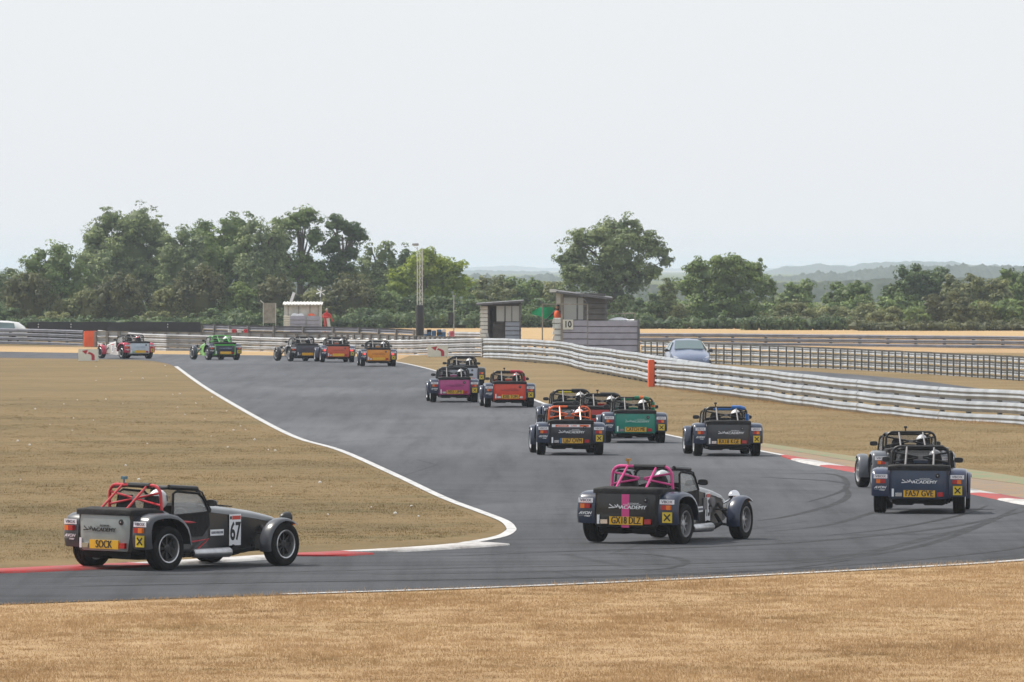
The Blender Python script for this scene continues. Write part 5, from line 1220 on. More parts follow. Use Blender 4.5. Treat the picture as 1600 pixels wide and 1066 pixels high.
tyw = mat('white_painted_tyre', (0.6, 0.6, 0.6), 0.7, 0, .2, 6); tyr = mat('red_painted_tyre', (0.5, 0.02, 0.03), 0.7, 0, .2, 6); tyb = mat('blue_painted_tyre', (0.03, 0.10, 0.22), 0.7, 0, .2, 6); typ = mat('faded_pink_tyre', (0.42, 0.10, 0.13), .7, 0, .2, 6)
for i, (px, c, lb) in enumerate([(359.5, tyw, 'white painted tyre stack, first of the four behind the lime green car'), (366, tyr, 'red painted tyre stack between two white stacks'), (374, tyw, 'white painted tyre stack between two red stacks'), (384, tyr, 'red painted tyre stack at the right end of the four')]):
    stack(px, 514.5, 520.5, 420, 0.115, [c, c], lb, grp='red and white tyre stacks')
for px, top, c, lb in [(664, 516, [tyb, tyw], 'short tyre stack with a white top next to the mast'), (670.5, 515, [M['tyre'], tyb, M['tyre']], 'black and blue tyre stack second from the mast'), (678, 516.5, [tyb, tyb], 'all blue tyre stack right of the mast'), (686, 515, [tyb, M['tyre'], tyb], 'blue and black tyre stack right of the mast'), (693, 514.5, [tyb, tyb, tyw], 'blue tyre stack with white top, farthest from the mast')]:
    stack(px, top, 528, 415, 0.12, c, lb, grp='blue tyre stacks beside the mast')
stack(706, 517.5, 528, 415, 0.14, [typ, typ], 'faded pink tyre stack left of the small hut', grp='blue tyre stacks beside the mast')

# --- people
def stand(loc, yaw, suit, label, arms, sc=1.0, hair=None, lean=0.0, vest=None):
    J = [((0, 0, 0.92), (0.15, 0.11)), ((0, 0.0, 1.12), (0.15, 0.10)), ((0, 0, 1.36), (0.17, 0.10)), ((0, 0, 1.46), 0.06), ((0, -0.01, 1.54), 0.06), ((0, -0.02, 1.63), (0.085, 0.10)), ((0, -0.02, 1.71), (0.07, 0.085))]
    E = [(0, 1), (1, 2), (2, 3), (3, 4), (4, 5), (5, 6)]
    for s in (-1, 1):
        n = len(J); J += [((s * 0.09, 0, 0.86), 0.09), ((s * 0.10, -0.02, 0.48), 0.062), ((s * 0.11, 0.02, 0.09), 0.045), ((s * 0.12, -0.14, 0.045), 0.04)]
        E += [(0, n), (n, n + 1), (n + 1, n + 2), (n + 2, n + 3)]
    for s, (el, ha) in zip((-1, 1), arms):
        n = len(J); J += [((s * 0.19, 0, 1.38), 0.065), (el, 0.05), (ha, 0.032)]; E += [(2, n), (n, n + 1), (n + 1, n + 2)]
        d = (Vector(ha) - Vector(el)); hand(J, E, n + 2, d, (0, -0.3, 1) if abs(d.normalized().z) < .8 else (0, -1, 0))
    me = skin_body('standing_body', J, E, suit); o = link('person', me); o.location = loc; o.rotation_euler = (0, lean, yaw); o.scale = (sc,) * 3
    tag(o, label, 'person')
    skin = mat('skin', (0.48, 0.26, 0.18), 0.6)
    rings = []
    for k in range(9):
        a = -math.pi / 2 + math.pi * k / 8; r = max(.003, math.cos(a)); rings.append([Vector((0.078 * r * math.cos(t), 0.10 * r * math.sin(t) - 0.02, 1.64 + 0.125 * math.sin(a))) for t in [2 * math.pi * j / 14 for j in range(14)]])
    hd = MB().loft(rings).build('head', skin, o, smooth=80)
    MB().lathe([(-.135, 0), (-.13, .012), (-.10, .018)], 8, axis='y', centre=(0, 0, 1.635)).build('nose', skin, hd)
    for sx in (-1, 1):
        MB().lathe([(0, 0), (0, .012), (.01, 0)], 8, axis='y', centre=(sx * .032, -0.118, 1.66)).build('eye', M['ink'], hd)
        MB().box(sx * .078 - .008, sx * .078 + .008, -0.03, 0.01, 1.61, 1.665).build('ear', skin, hd)
    MB().box(-0.025, 0.025, -0.118, -0.11, 1.583, 1.59).build('mouth', mat('lips', (0.3, .1, .09), .6), hd)
    rings = []
    for k in range(5):
        a = R(8) + (math.pi / 2 - R(8)) * k / 4; r = max(.003, math.cos(a)); rings.append([Vector((0.086 * r * math.cos(t), 0.108 * r * math.sin(t) - 0.012, 1.66 + 0.12 * math.sin(a))) for t in [2 * math.pi * j / 14 for j in range(14)]])
    MB().loft(rings).build('hair' if not hair else 'cap', hair or M['ink'], hd, smooth=80)
    if vest:
        rings = [[Vector((w * math.cos(t), d * math.sin(t), z)) for t in [2 * math.pi * j / 16 for j in range(16)]] for z, w, d in ((0.88, .185, .14), (1.1, .185, .135), (1.3, .20, .14), (1.42, .15, .12), (1.46, .10, .09))]
        MB().loft(rings, cap=False).build('vest', vest, o, smooth=70)
    return o
mo = mat('orange_hi_vis', (0.95, 0.14, 0.03), 0.7); mr_ = mat('red_overalls', (0.55, 0.03, 0.03), 0.8, 0, .2, 5)
pf = zw - 0.80
mz = pf
mp = stand((xof(871.5), D0 + 0.8, mz - 0.13), R(-20), mat('dark_shirt', (0.03, 0.03, 0.035), .8), 'marshal in an orange vest waving a green flag from hut 10', [((-0.33, -0.10, 1.20), (-0.50, -0.22, 1.04)), ((0.24, 0.02, 1.14), (0.20, -0.20, 1.00))], 0.93, vest=mo)
# flag with its stick
fl = empty('green_flag', (xof(866), D0 + 0.95, zof(497)), 0, 'green flag held out to the left by the marshal of hut 10', 'flag')
MB().tube([(0.15, 0, -0.02), (-0.15, 0, -0.10), (-0.32, 0, -0.16)], 0.012, 6).build('stick', M['hutply'], fl)
nx, nz = 14, 8; vs = []; fs = []
for i in range(nx + 1):
    for j in range(nz + 1):
        u = i / nx; v = j / nz
        top = 0.50 - 0.10 * abs(u - 0.45) - 0.30 * max(0, u - .55); bot = -0.12 + 0.30 * u ** 1.2
        x = -0.02 - 0.98 * u; z = bot + (top - bot) * v if u < 0.98 else bot + (top - bot) * v
        vs.append((x, 0.05 * math.sin(u * 8 + v * 2), z + 0.02 * math.sin(u * 11)))
for i in range(nx):
    for j in range(nz):
        a = i * (nz + 1) + j; fs.append((a, a + 1, a + nz + 2, a + nz + 1))
MB().add(vs, fs).add([(v[0], v[1] + .004, v[2]) for v in vs], fs).build('cloth', mat('green_flag_cloth', (0.0, 0.34, 0.13), 0.8, 0, .15, 5), fl, smooth=80)
stand((xof(884.5), D0 + 1.1, mz), R(30), mat('dark_trousers', (0.03, 0.03, 0.035), .8), 'second marshal in faded orange inside hut 10', [((-0.25, -0.05, 1.15), (-0.22, -0.22, 1.0)), ((0.3, -0.05, 1.2), (0.42, -0.10, 1.0))], 0.88, vest=mat('faded_orange_vest', (0.55, 0.14, 0.09), .8))
D6 = G(511, 524).y
stand((xof(510.5, D6), D6, 0), R(10), mr_, 'marshal in red overalls standing right of the far white hut', [((-0.26, -0.10, 1.15), (-0.08, -0.26, 1.22)), ((0.28, -0.02, 1.16), (0.36, -0.16, 0.98))], 0.93, hair=M['hutply'])
bd = empty('leaning_board', (xof(516.5, D6), D6 - .1, 0), 0, 'white board leaning beside the marshal in red overalls', 'board')
MB().box(-0.09, 0.09, -0.015, 0.015, 0, 1.05, Matrix.Rotation(R(-9), 4, 'Y')).build('board', plankw, bd, smooth=None)

# --- parked cars
def hatch(px, base_y, yaw, body, label, z=0.0, side=False):
    g = G(px, base_y); root = empty('parked_car', (g.x, g.y, z), yaw, label, 'car')
    # front at -Y; sections along y: (y, half width, sill z, waist z, half roof width, roof z)
    S = [(-1.95, 0.60, 0.28, 0.55, 0.55, 0.56), (-1.85, 0.78, 0.22, 0.66, 0.66, 0.72), (-1.5, 0.85, 0.2, 0.80, 0.72, 0.86), (-0.95, 0.87, 0.2, 0.90, 0.73, 0.97), (-0.85, 0.87, 0.2, 0.92, 0.72, 1.0), (-0.1, 0.88, 0.2, 0.94, 0.60, 1.38), (0.3, 0.88, 0.2, 0.95, 0.58, 1.43), (1.0, 0.88, 0.2, 0.97, 0.57, 1.41), (1.55, 0.87, 0.2, 0.98, 0.55, 1.33), (1.9, 0.84, 0.22, 1.0, 0.60, 1.08), (2.0, 0.80, 0.28, 0.85, 0.7, 0.9)]
    rings = []
    for (y, hw, zs, zw_, rw_, zr_) in S:
        rings.append([Vector(v) for v in [(-hw * .92, y, zs), (-hw, y, zs + .12), (-hw, y, (zs + zw_) / 2), (-hw * .97, y, zw_), (-rw_, y, zr_ - 0.05), (-rw_ * .8, y, zr_), (0, y, zr_ + 0.025), (rw_ * .8, y, zr_), (rw_, y, zr_ - 0.05), (hw * .97, y, zw_), (hw, y, (zs + zw_) / 2), (hw, y, zs + .12), (hw * .92, y, zs)]])
    MB().loft(rings).build('body', body, root, smooth=40)
    def quad(name, pts, m, n=0.012):
        c = sum((Vector(p) for p in pts), Vector()) / len(pts); nn = (Vector(pts[1]) - Vector(pts[0])).cross(Vector(pts[2]) - Vector(pts[0])).normalized()
        if nn.dot(c - Vector((0, 0, 0.8))) < 0: nn = -nn
        return MB().loft([[Vector(p) + nn * d for p in pts] for d in (n * .2, n)]).build(name, m, root, smooth=None)
    ws = quad('windscreen', [(-0.66, -0.80, 1.03), (0.66, -0.80, 1.03), (0.56, -0.14, 1.36), (-0.56, -0.14, 1.36)], M['carglass'], 0.035)
    MB().tube([(-0.5, -0.80, 1.06), (0.15, -0.78, 1.07)], 0.012, 6).build('wiper', M['ink'], ws)
    for s in (-1, 1):
        quad('side_window', [(s * 0.835, -0.55, 0.99), (s * 0.845, 0.35, 1.0), (s * 0.63, 0.30, 1.34), (s * 0.64, -0.05, 1.31)], M['carglass'], 0.03)
        quad('side_window', [(s * 0.845, 0.42, 1.0), (s * 0.84, 1.35, 1.02), (s * 0.62, 1.30, 1.29), (s * 0.63, 0.40, 1.35)], M['carglass'], 0.03)
        mr2 = MB(); rings = []
        for y, k in ((-0.62, .5), (-0.58, 1), (-0.48, 1), (-0.46, .8)): rings.append([Vector((s * 0.99 + 0.10 * k * math.cos(a), y, 1.0 + 0.07 * k * math.sin(a))) for a in [2 * math.pi * j / 10 for j in range(10)]])
        mr2.loft(rings).tube([(s * 0.84, -0.5, 0.96), (s * 0.95, -0.53, 0.98)], 0.025, 6).build('mirror', body if side else M['black'], root)
        quad('headlight', [(s * 0.50, -1.90, 0.60), (s * 0.77, -1.72, 0.62), (s * 0.76, -1.62, 0.78), (s * 0.55, -1.80, 0.70)], M['chrome'], 0.03)
        for y in (-1.3, 1.25):
            w = empty('wheel', (s * 0.80, y, 0.31)); w.parent = root
            MB().lathe([(-.09, .2), (-.1, .29), (-.07, .31), (.07, .31), (.1, .29), (.09, .2)], 24, closed=True).build('tyre', M['tyre'], w)
            MB().lathe([(s * .07, 0), (s * .085, .05), (s * .08, .19), (s * .09, .205)], 20).build('rim', M['alloy'], w)
    gr = MB().box(-0.42, 0.42, -1.97, -1.94, 0.36, 0.52).build('grille', M['ink'], root, smooth=None)
    MB().box(-0.26, 0.26, -1.985, -1.97, 0.40, 0.50).build('number_plate', M['sticker'], root, smooth=None)
    return root
hatch(1074, 586, R(4), paint('car_blue_grey', (0.13, 0.165, 0.26), 0.28, 0.8), 'blue-grey hatchback parked behind the barrier, nose to the track').scale = (0.86, 0.95, 0.95)
D7 = 441.0; gx = G(-2, YH + H * F / D7)
wc = hatch(-15, YH + H * F / D7, R(-86), paint('car_white', (0.62, 0.63, 0.62), 0.28, 0.8), 'white hatchback parked behind the far left barrier, cut by the frame', z=-0.26, side=True)

# ------------------------------------------------------------------ trees
def leaf_mat(name, col, col2, trans=0.25):
    m, nt, b = nodes(name)
    geo = nt.nodes.new('ShaderNodeNewGeometry')
    n = tnoise(nt, geo.outputs['Position'], 0.55, 4, 0.6)
    c = ramp(nt, n, [(0.35, col), (0.65, col2)])
    at = nt.nodes.new('ShaderNodeAttribute'); at.attribute_name = 'rnd'
    c = mixc(nt, 1.0, c, ramp(nt, at.outputs['Fac'], [(0.0, (0.65, 0.68, 0.65)), (0.5, (1.1, 1.1, 1.05)), (1.0, (1.75, 1.7, 1.5))]), 'MULTIPLY')
    nt.links.new(c, b.inputs['Base Color']); b.inputs['Roughness'].default_value = 0.6; b.inputs['Specular IOR Level'].default_value = 0.3
    tr = nt.nodes.new('ShaderNodeBsdfTranslucent'); nt.links.new(c, tr.inputs[0])
    ms = nt.nodes.new('ShaderNodeMixShader'); ms.inputs[0].default_value = trans
    nt.links.new(b.outputs[0], ms.inputs[1]); nt.links.new(tr.outputs[0], ms.inputs[2]); nt.links.new(ms.outputs[0], nt.nodes['Material Output'].inputs[0])
    return m
LM = dict(
    grey=leaf_mat('grey_green_leaves', (0.121, 0.161, 0.075), (0.217, 0.263, 0.118)),
    mid=leaf_mat('mid_green_leaves', (0.096, 0.145, 0.045), (0.185, 0.247, 0.075)),
    yellow=leaf_mat('yellow_green_leaves', (0.152, 0.212, 0.032), (0.290, 0.348, 0.051), 0.35),
    olive=leaf_mat('olive_brown_leaves', (0.070, 0.084, 0.036), (0.120, 0.128, 0.052)),
    dark=leaf_mat('dark_green_leaves', (0.056, 0.093, 0.038), (0.113, 0.161, 0.060)),
    scrub=leaf_mat('dusty_scrub_leaves', (0.116, 0.139, 0.053), (0.201, 0.213, 0.086)),
)
bark = mat('bark', (0.10, 0.08, 0.06), 0.9, 0, .3, 4, .4, 14)
NLEAF = 0
def crown_mesh(name, lobes, m, dens, leaf, seed, core=0.72, clump=0.36):
    """lobes: (centre, radii) in metres; leaf-sized faces through each lobe's outer volume round an added dark core that blocks light."""
    global NLEAF
    r = np.random.default_rng(seed); VV = []; RR = []
    for (c, rad) in lobes:
        area = 4 * math.pi * ((rad[0] * rad[1]) ** 1.6 / 3 + (rad[0] * rad[2]) ** 1.6 / 3 + (rad[1] * rad[2]) ** 1.6 / 3) ** (1 / 1.6)
        k1, k2 = r.normal(size=3) * 2.6, r.normal(size=3) * 5
        per = 34; nc = max(6, int(area * dens / per)); d = r.normal(size=(nc, 3)); d /= np.linalg.norm(d, axis=1)[:, None]
        d[:, 1] = np.where(r.random(nc) < 0.45, -np.abs(d[:, 1]), d[:, 1])
        bump = 1 + 0.10 * np.sin(d @ k1) + 0.08 * np.sin(d @ k2)
        cc = np.array(c) + d * (np.clip(r.normal(0.90, 0.12, nc), 0.6, 1.16) * bump)[:, None] * np.array(rad)
        cs = clump * r.uniform(0.6, 1.35, nc) * min(1.0, 0.35 + min(rad))
        tone = r.random(nc)
        idx = np.repeat(np.arange(nc), per); n = len(idx)
        e = r.normal(size=(n, 3)); e /= np.linalg.norm(e, axis=1)[:, None]
        e[:, 2] = np.where((e[:, 2] < 0) & (r.random(n) < 0.4), -e[:, 2], e[:, 2])
        p = cc[idx] + e * (cs[idx] * r.uniform(0.55, 1.1, n) ** 0.7)[:, None] * np.array([1.15, 1.15, 0.72])
        nrm = e * 0.9 + d[idx] * 0.35 + r.normal(size=(n, 3)) * 0.42 + np.array([0, 0, 0.2]); nrm /= np.linalg.norm(nrm, axis=1)[:, None]
        a = np.cross(nrm, r.normal(size=(n, 3))); a /= np.linalg.norm(a, axis=1)[:, None]; b = np.cross(nrm, a)
        s = leaf * r.uniform(0.55, 1.35, n)[:, None]
        q = np.stack([p - a * s * .5, p - b * s * .38, p + a * s * .62, p + b * s * .38], axis=1)
        VV.append(q.reshape(-1, 3)); RR.append(np.clip(tone[idx] * 0.6 + r.random(n) * 0.4, 0, 1))
        # core: coarse closed shell added to block light, darker as painted inner shade
        nu, nv = 10, 7
        U = np.linspace(0, 2 * np.pi, nu + 1); W = np.linspace(-np.pi / 2, np.pi / 2, nv + 1)
        grid = np.zeros((nu + 1, nv + 1, 3))
        for i, u in enumerate(U):
            for j, w in enumerate(W):
                dd = np.array([math.cos(w) * math.cos(u), math.cos(w) * math.sin(u), math.sin(w)])
                bb = 1 + 0.13 * math.sin(dd @ k1) + 0.1 * math.sin(dd @ k2)
                grid[i, j] = np.array(c) + dd * core * bb * np.array(rad)
        qs = [np.array([grid[i, j], grid[i + 1, j], grid[i + 1, j + 1], grid[i, j + 1]]) for i in range(nu) for j in range(nv)]
        VV.append(np.concatenate(qs)); RR.append(np.full(nu * nv, 0.12))
    V = np.concatenate(VV); NLEAF += len(V) // 4
    return quads_mesh(name, V, 4, np.concatenate(RR), m)
def gen_lobes(w, h, z0, n, seed, rmin=0.17, rmax=0.30, flat=1.0):
    """lobes filling a rounded crown of half width w, from z0 to h."""
    r = random.Random(seed); out = []
    cz = (z0 + h) / 2; hz = (h - z0) / 2
    out.append(((0, 0, cz - hz * .1), (w * 0.74, w * 0.55, hz * 0.84)))
    for k in range(n):
        a = 2 * math.pi * (k * 0.618 + r.random() * 0.2); zz = -0.8 + 1.72 * ((k + 0.5) / n)
        rr = math.sqrt(max(0.05, 1 - zz * zz * 0.9)) * r.uniform(0.66, 0.88)
        s = r.uniform(rmin, rmax)
        out.append(((math.cos(a) * w * rr * 0.95, math.sin(a) * w * 0.7 * rr, cz + hz * zz * 0.80), (w * s * 1.25, w * s * 1.15, max(hz, w * .6) * s * 1.05)))
    return out
def tree(px, top, base_y, hw, kind, label, seed, z0f=0.15, n=14, dens=52, leaf=0.17, gaps=0, bush=False, name=None, group=None, lobes_px=None, rr=(0.17, 0.30), Dd=0.0, dome=False):
    g = G(px, base_y); g.y += Dd; g.x = (px - 800) * g.y / F; s = F / g.y; h = zof(top, g.y); w = hw / s
    root = empty(name or ('bush' if bush else 'tree'), (g.x, g.y, 0), 0, label, 'bush' if bush else 'tree', group)
    if lobes_px:
        lobes = [(((a - px) / s, random.Random(seed + i).uniform(-.5, .5) * w * .5, zof(b, g.y)), (c / s, max(c, d) / s * .8, d / s)) for i, (a, b, c, d) in enumerate(lobes_px)]
        ex = []
        rq = random.Random(seed)
        for (c, rad) in lobes:
            for _ in range(4):
                a = rq.uniform(0, 2 * math.pi); e = rq.uniform(-.5, 1.2)
                ex.append(((c[0] + rad[0] * .8 * math.cos(a) * math.cos(e), c[1] - rad[1] * .6 * abs(math.sin(a)), c[2] + rad[2] * .8 * math.sin(e)), tuple(q * rq.uniform(.28, .45) for q in rad)))
        lobes = lobes + ex
    elif dome:
        rq = random.Random(seed); lobes = [((0, 0, h * 0.42), (w * 0.86, w * 0.6, h * 0.54))]
        for k in range(n):
            a = 2 * math.pi * k * 0.618; e = R(8 + 74 * ((k + .5) / n)); q = rq.uniform(.15, .24)
            lobes.append(((w * .80 * math.cos(a) * math.cos(e), w * .55 * math.sin(a) * math.cos(e), h * (0.40 + 0.46 * math.sin(e))), (w * q, w * q, h * q)))
    else: lobes = gen_lobes(w, h, h * z0f if not bush else -0.1, n, seed, *rr)
    me = crown_mesh('crown', lobes, LM[kind], dens, leaf, seed, core=0.56 if gaps else 0.66)
    link('crown' if not bush else 'foliage', me, root)
    mb = MB(); r = random.Random(seed)
    tr = max(0.06, 0.035 * h)
    mb.tube([(0, 0, -0.1), (r.uniform(-.1, .1), 0, h * .25), (r.uniform(-.2, .2), 0, h * .55), (0, 0, h * .8)], [tr, tr * .8, tr * .5, tr * .15], 8)
    for (c, rad) in lobes[1:: max(1, len(lobes) // (9 if not bush else 4))]:
        c = Vector(c); st_ = Vector((0, 0, max(0.05, min(c.z * .6, h * .5)))); mid = st_.lerp(c, .5) + Vector((0, 0, .1 * h * r.random()))
        mb.tube([st_, mid, c + Vector((0, 0, rad[2] * .5))], [tr * .45, tr * .28, tr * .08], 6)
    mb.build('trunk' if not bush else 'stem', bark, root)
    return root
TG = 'tall trees behind the far left barrier'; BG = 'rounded bushes along the far left edge'
tree(8, 415, 505, 40, 'grey', 'low grey-green tree cut by the left edge of the frame', 11, group=TG)
tree(86, 375, 504, 50, 'mid', 'round grey-green tree at far left, lower than the dome-shaped one', 12, group=TG)
tree(150, 388, 503, 40, 'grey', 'grey tree filling the gap left of the tall dome-shaped tree', 13, group=TG)
tree(200, 321, 502, 74, 'grey', 'tallest dome-shaped tree in the left wood', 14, n=26, group=TG)
tree(282, 350, 503, 44, 'grey', 'grey-green tree on the right shoulder of the dome-shaped tree', 15, group=TG)
tree(345, 331, 502, 62, 'mid', 'broad flat-topped tree above the tallest bush', 16, n=22, group=TG)
tree(408, 333, 503, 46, 'grey', 'open grey tree left of the tall tree with sky gaps', 17, n=18, gaps=1, group=TG)
tree(470, 322, 502, 50, 'mid', 'tall loose tree with gaps of sky, behind the white far hut', 18, gaps=1, group=TG,
     lobes_px=[(455, 350, 26, 18), (480, 340, 24, 15), (440, 380, 26, 24), (490, 375, 14, 20), (470, 425, 40, 30), (430, 430, 30, 30), (500, 430, 26, 28)])
tree(535, 333, 502, 42, 'dark', 'dark leaning tree with branches reaching right', 19, gaps=1, group=TG,
     lobes_px=[(526, 350, 16, 15), (548, 362, 20, 15), (518, 385, 18, 20), (548, 395, 14, 18), (560, 372, 12, 10), (530, 430, 34, 32), (560, 440, 24, 28)])
tree(592, 370, 504, 32, 'grey', 'slim grey-green tree left of the yellow-green one', 20, gaps=1, group=TG)
tree(624, 378, 503, 30, 'dark', 'dark small-leaved tree just behind the mast top', 21, gaps=1, group=TG)
tree(670, 389, 508, 66, 'yellow', 'broad yellow-green tree behind the lattice mast', 22, n=22, group=TG,
     lobes_px=[(640, 440, 36, 28), (668, 415, 30, 24), (700, 425, 28, 26), (716, 445, 20, 20), (680, 450, 40, 34), (624, 450, 20, 16), (655, 425, 24, 22)])
bl = [(45, 428, 46, 'olive', 'olive bush with a domed top at far left'), (100, 470, 28, 'scrub', 'small pale bush between the two leftmost domed bushes'), (140, 452, 34, 'scrub', 'pale scrubby bush left of the wide brown-topped bush'), (192, 431, 54, 'olive', 'wide brown-topped bush below the dome-shaped tree'), (262, 452, 34, 'scrub', 'pale green bush right of the wide brown-topped bush'), (315, 416, 52, 'olive', 'tallest olive bush with a pointed top'), (378, 448, 40, 'mid', 'low bush right of the tallest olive bush'), (432, 436, 42, 'olive', 'brown-topped bush behind the notice cabinet'), (492, 455, 34, 'scrub', 'pale bush behind the tiny wind turbine'), (548, 434, 50, 'olive', 'broad dark-faced bush right of the red marshal'), (604, 458, 36, 'mid', 'dark hedge bush left of the mast'), (652, 462, 36, 'dark', 'dark hedge bush directly behind the mast'), (690, 466, 34, 'dark', 'dark hedge bush behind the thin pole'), (738, 470, 28, 'dark', 'dark rounded bush left of the small hut')]
for i, (px, top, hw, k, lb) in enumerate(bl):
    tree(px, top, 511, hw, k, lb, 40 + i, bush=True, dome=True, n=16, dens=56, leaf=0.15, group=BG, rr=(0.2, 0.33))
for i, (px, top, hw, lb) in enumerate([(0, 478, 30, 'shadowy low bush at the left frame edge'), (88, 488, 30, 'low scrub patch left of the wide brown-topped bush'), (240, 486, 26, 'low scrub patch behind the tyre wall'), (352, 480, 40, 'low dark scrub right of the tyre wall'), (575, 485, 44, 'low dark scrub left of the mast')]):
    tree(px, top, 512.5, hw, 'scrub' if i in (1, 2) else 'dark', lb, 70 + i, bush=True, n=10, dens=56, leaf=0.15, group='low scrub along the far hedge')
# right of the mast
tree(772, 428, 500, 34, 'scrub', 'pale green tree behind the small marshal hut', 90, bush=False, group='hedgerow trees between the huts')
tree(815, 432, 500, 36, 'mid', 'green tree between the two marshal huts', 91, group='hedgerow trees between the huts')
tree(856, 436, 500, 30, 'scrub', 'pale tree left of the large dark oak', 92, group='hedgerow trees between the huts')
tree(742, 436, 499, 26, 'mid', 'small green tree right of the yellow-green tree', 93, group='hedgerow trees between the huts')
for i, (px, top, hw, k, lb) in enumerate([(770, 470, 30, 'dark', 'dark bush behind the small hut'), (818, 476, 30, 'mid', 'green bush behind the two huts gap'), (850, 465, 26, 'dark', 'dark rounded bush behind the green flag'), (775, 440, 34, 'scrub', 'pale leafy bush top above the small hut roof')]):
    tree(px, top, 510, hw, k, lb, 95 + i, bush=True, n=10, dens=52, leaf=0.155, group='bushes behind the marshal huts')
tree(957, 338, 508, 92, 'grey', 'large spreading grey-green oak behind hut 10', 101, n=30, gaps=1,
     lobes_px=[(900, 400, 32, 28), (925, 372, 32, 22), (965, 358, 36, 20), (1000, 380, 28, 22), (1028, 392, 18, 14), (1040, 408, 9, 10), (1020, 425, 14, 12), (960, 400, 48, 34), (925, 430, 46, 28), (985, 430, 36, 30), (955, 465, 40, 34), (890, 430, 22, 26), (975, 490, 26, 22)])
tree(1132, 394, 510, 76, 'mid', 'broad green tree right of the large oak', 102, n=26,
     lobes_px=[(1140, 415, 32, 20), (1100, 425, 28, 18), (1175, 430, 26, 22), (1080, 450, 24, 22), (1130, 450, 46, 30), (1190, 452, 18, 18), (1150, 480, 40, 26), (1100, 485, 30, 26), (1165, 495, 28, 18)])
for i, (px, top, hw, k, lb) in enumerate([(1020, 455, 30, 'dark', 'dark bush between the large oak and the broad green tree'), (1052, 470, 26, 'scrub', 'pale bush left of the broad green tree'), (995, 478, 26, 'dark', 'dark bush beneath the large oak'), (905, 470, 36, 'dark', 'dark bush behind the roof of hut 10'), (1045, 430, 18, 'grey', 'grey shrub in the gap beside the large oak')]):
    tree(px, top, 511, hw, k, lb, 110 + i, bush=True, n=10, dens=52, leaf=0.155, group='bushes beneath the large oak')
# far right hedgerows
rt = [(1222, 450, 30, 'grey', 503, 'grey shrub right of the broad green tree'), (1248, 436, 28, 'mid', 503, 'pointed tree left of the grey footbridge'), (1325, 436, 42, 'mid', 504, 'conical tree above the grey footbridge'), (1405, 440, 28, 'dark', 503, 'dark tree on the left flank of the twin-topped tree'), (1428, 411, 32, 'dark', 503, 'dark twin-topped tree, left summit'), (1462, 413, 30, 'dark', 503, 'dark twin-topped tree, right summit'), (1505, 425, 40, 'scrub', 504, 'pale green tree right of the twin-topped tree'), (1550, 432, 34, 'scrub', 504, 'pale tree left of the frame-edge tree'), (1592, 411, 42, 'mid', 503, 'tall green tree cut by the right frame edge'), (1400, 460, 34, 'mid', 506, 'green tree in front of the dark twin-topped tree')]
for i, (px, top, hw, k, by, lb) in enumerate(rt):
    tree(px, top, by, hw, k, lb, 130 + i, group='trees of the far right hedgerow')
rb = [(1235, 470, 36, 'scrub', 'pale scrub bush behind the clipped hedge, left end'), (1290, 478, 34, 'scrub', 'pale scrub bush below the footbridge'), (1345, 472, 34, 'scrub', 'pale scrub bush right of the footbridge'), (1385, 480, 34, 'scrub', 'pale scrub bush right of the clipped hedge'), (1430, 478, 34, 'mid', 'green bush left of the dark spreading bush'), (1478, 452, 40, 'olive', 'dark spreading bush with visible stems'), (1530, 470, 34, 'scrub', 'pale bush right of the dark spreading bush'), (1580, 465, 38, 'mid', 'green bush at the right frame edge'), (1625, 470, 34, 'scrub', 'pale bush just beyond the right frame edge'), (1510, 488, 36, 'scrub', 'low pale bush at the foot of the spreading bush')]
for i, (px, top, hw, k, lb) in enumerate(rb):
    tree(px, top, 514 if px > 1370 else 509, hw, k, lb, 150 + i, bush=True, n=12, dens=52, leaf=0.155, group='bushes of the far right hedgerow')
# clipped hedge
g = G(1258, 516); s_ = F / g.y
hd = empty('clipped_hedge', (g.x, g.y, 0), 0, 'dark clipped hedge at the edge of the orange stubble', 'hedge')
lob = [(((-90 + 12 * i) / s_, 0, 0.35), (9 / s_, 0.7, 0.55 + 0.05 * math.sin(i * 1.3))) for i in range(14)]
link('foliage', crown_mesh('foliage', lob, LM['dark'], 70, 0.14, 5, 0.8), hd); MB().tube([(0, 0, 0), (0, 0, .5)], .05).build('stem', bark, hd)
g = G(1130, 514)
hd = empty('clipped_hedge', (g.x, g.y, 0), 0, 'low dark undergrowth under the broad green tree', 'hedge')
lob = [(((-130 + 14 * i) / s_, 0, 0.3), (11 / s_, 0.7, 0.45 + 0.1 * math.sin(i * 2.3))) for i in range(13)]
link('foliage', crown_mesh('foliage', lob, LM['dark'], 34, 0.16, 6, 0.85), hd); MB().tube([(0, 0, 0), (0, 0, .4)], .05).build('stem', bark, hd)
def undergrowth(a, b, top, by, kind, seed, label=None):
    r = random.Random(seed); g = G((a + b) / 2, by); s = F / g.y; lob = []; px = a
    while px < b:
        h = (zof(top, g.y)) * r.uniform(0.65, 1.15); lob.append((((px - (a + b) / 2) / s, r.uniform(-.6, .6), h * 0.42), (r.uniform(.6, 1.0), r.uniform(.6, .9), h * 0.58))); px += r.uniform(9, 16)
    o = link('undergrowth', crown_mesh('undergrowth', lob, LM[kind], 60, 0.15, seed, 0.70)); o.location = (g.x, g.y, 0); o['kind'] = 'stuff'; return o
undergrowth(-80, 400, 495, 513, 'dark', 301); undergrowth(380, 760, 488, 513, 'dark', 302); undergrowth(740, 1010, 486, 512, 'dark', 303)
undergrowth(1180, 1700, 490, 513, 'olive', 304); undergrowth(-80, 760, 470, 506, 'dark', 305); undergrowth(740, 1700, 472, 506, 'mid', 306)
undergrowth(1340, 1700, 501, 517, 'olive', 307)
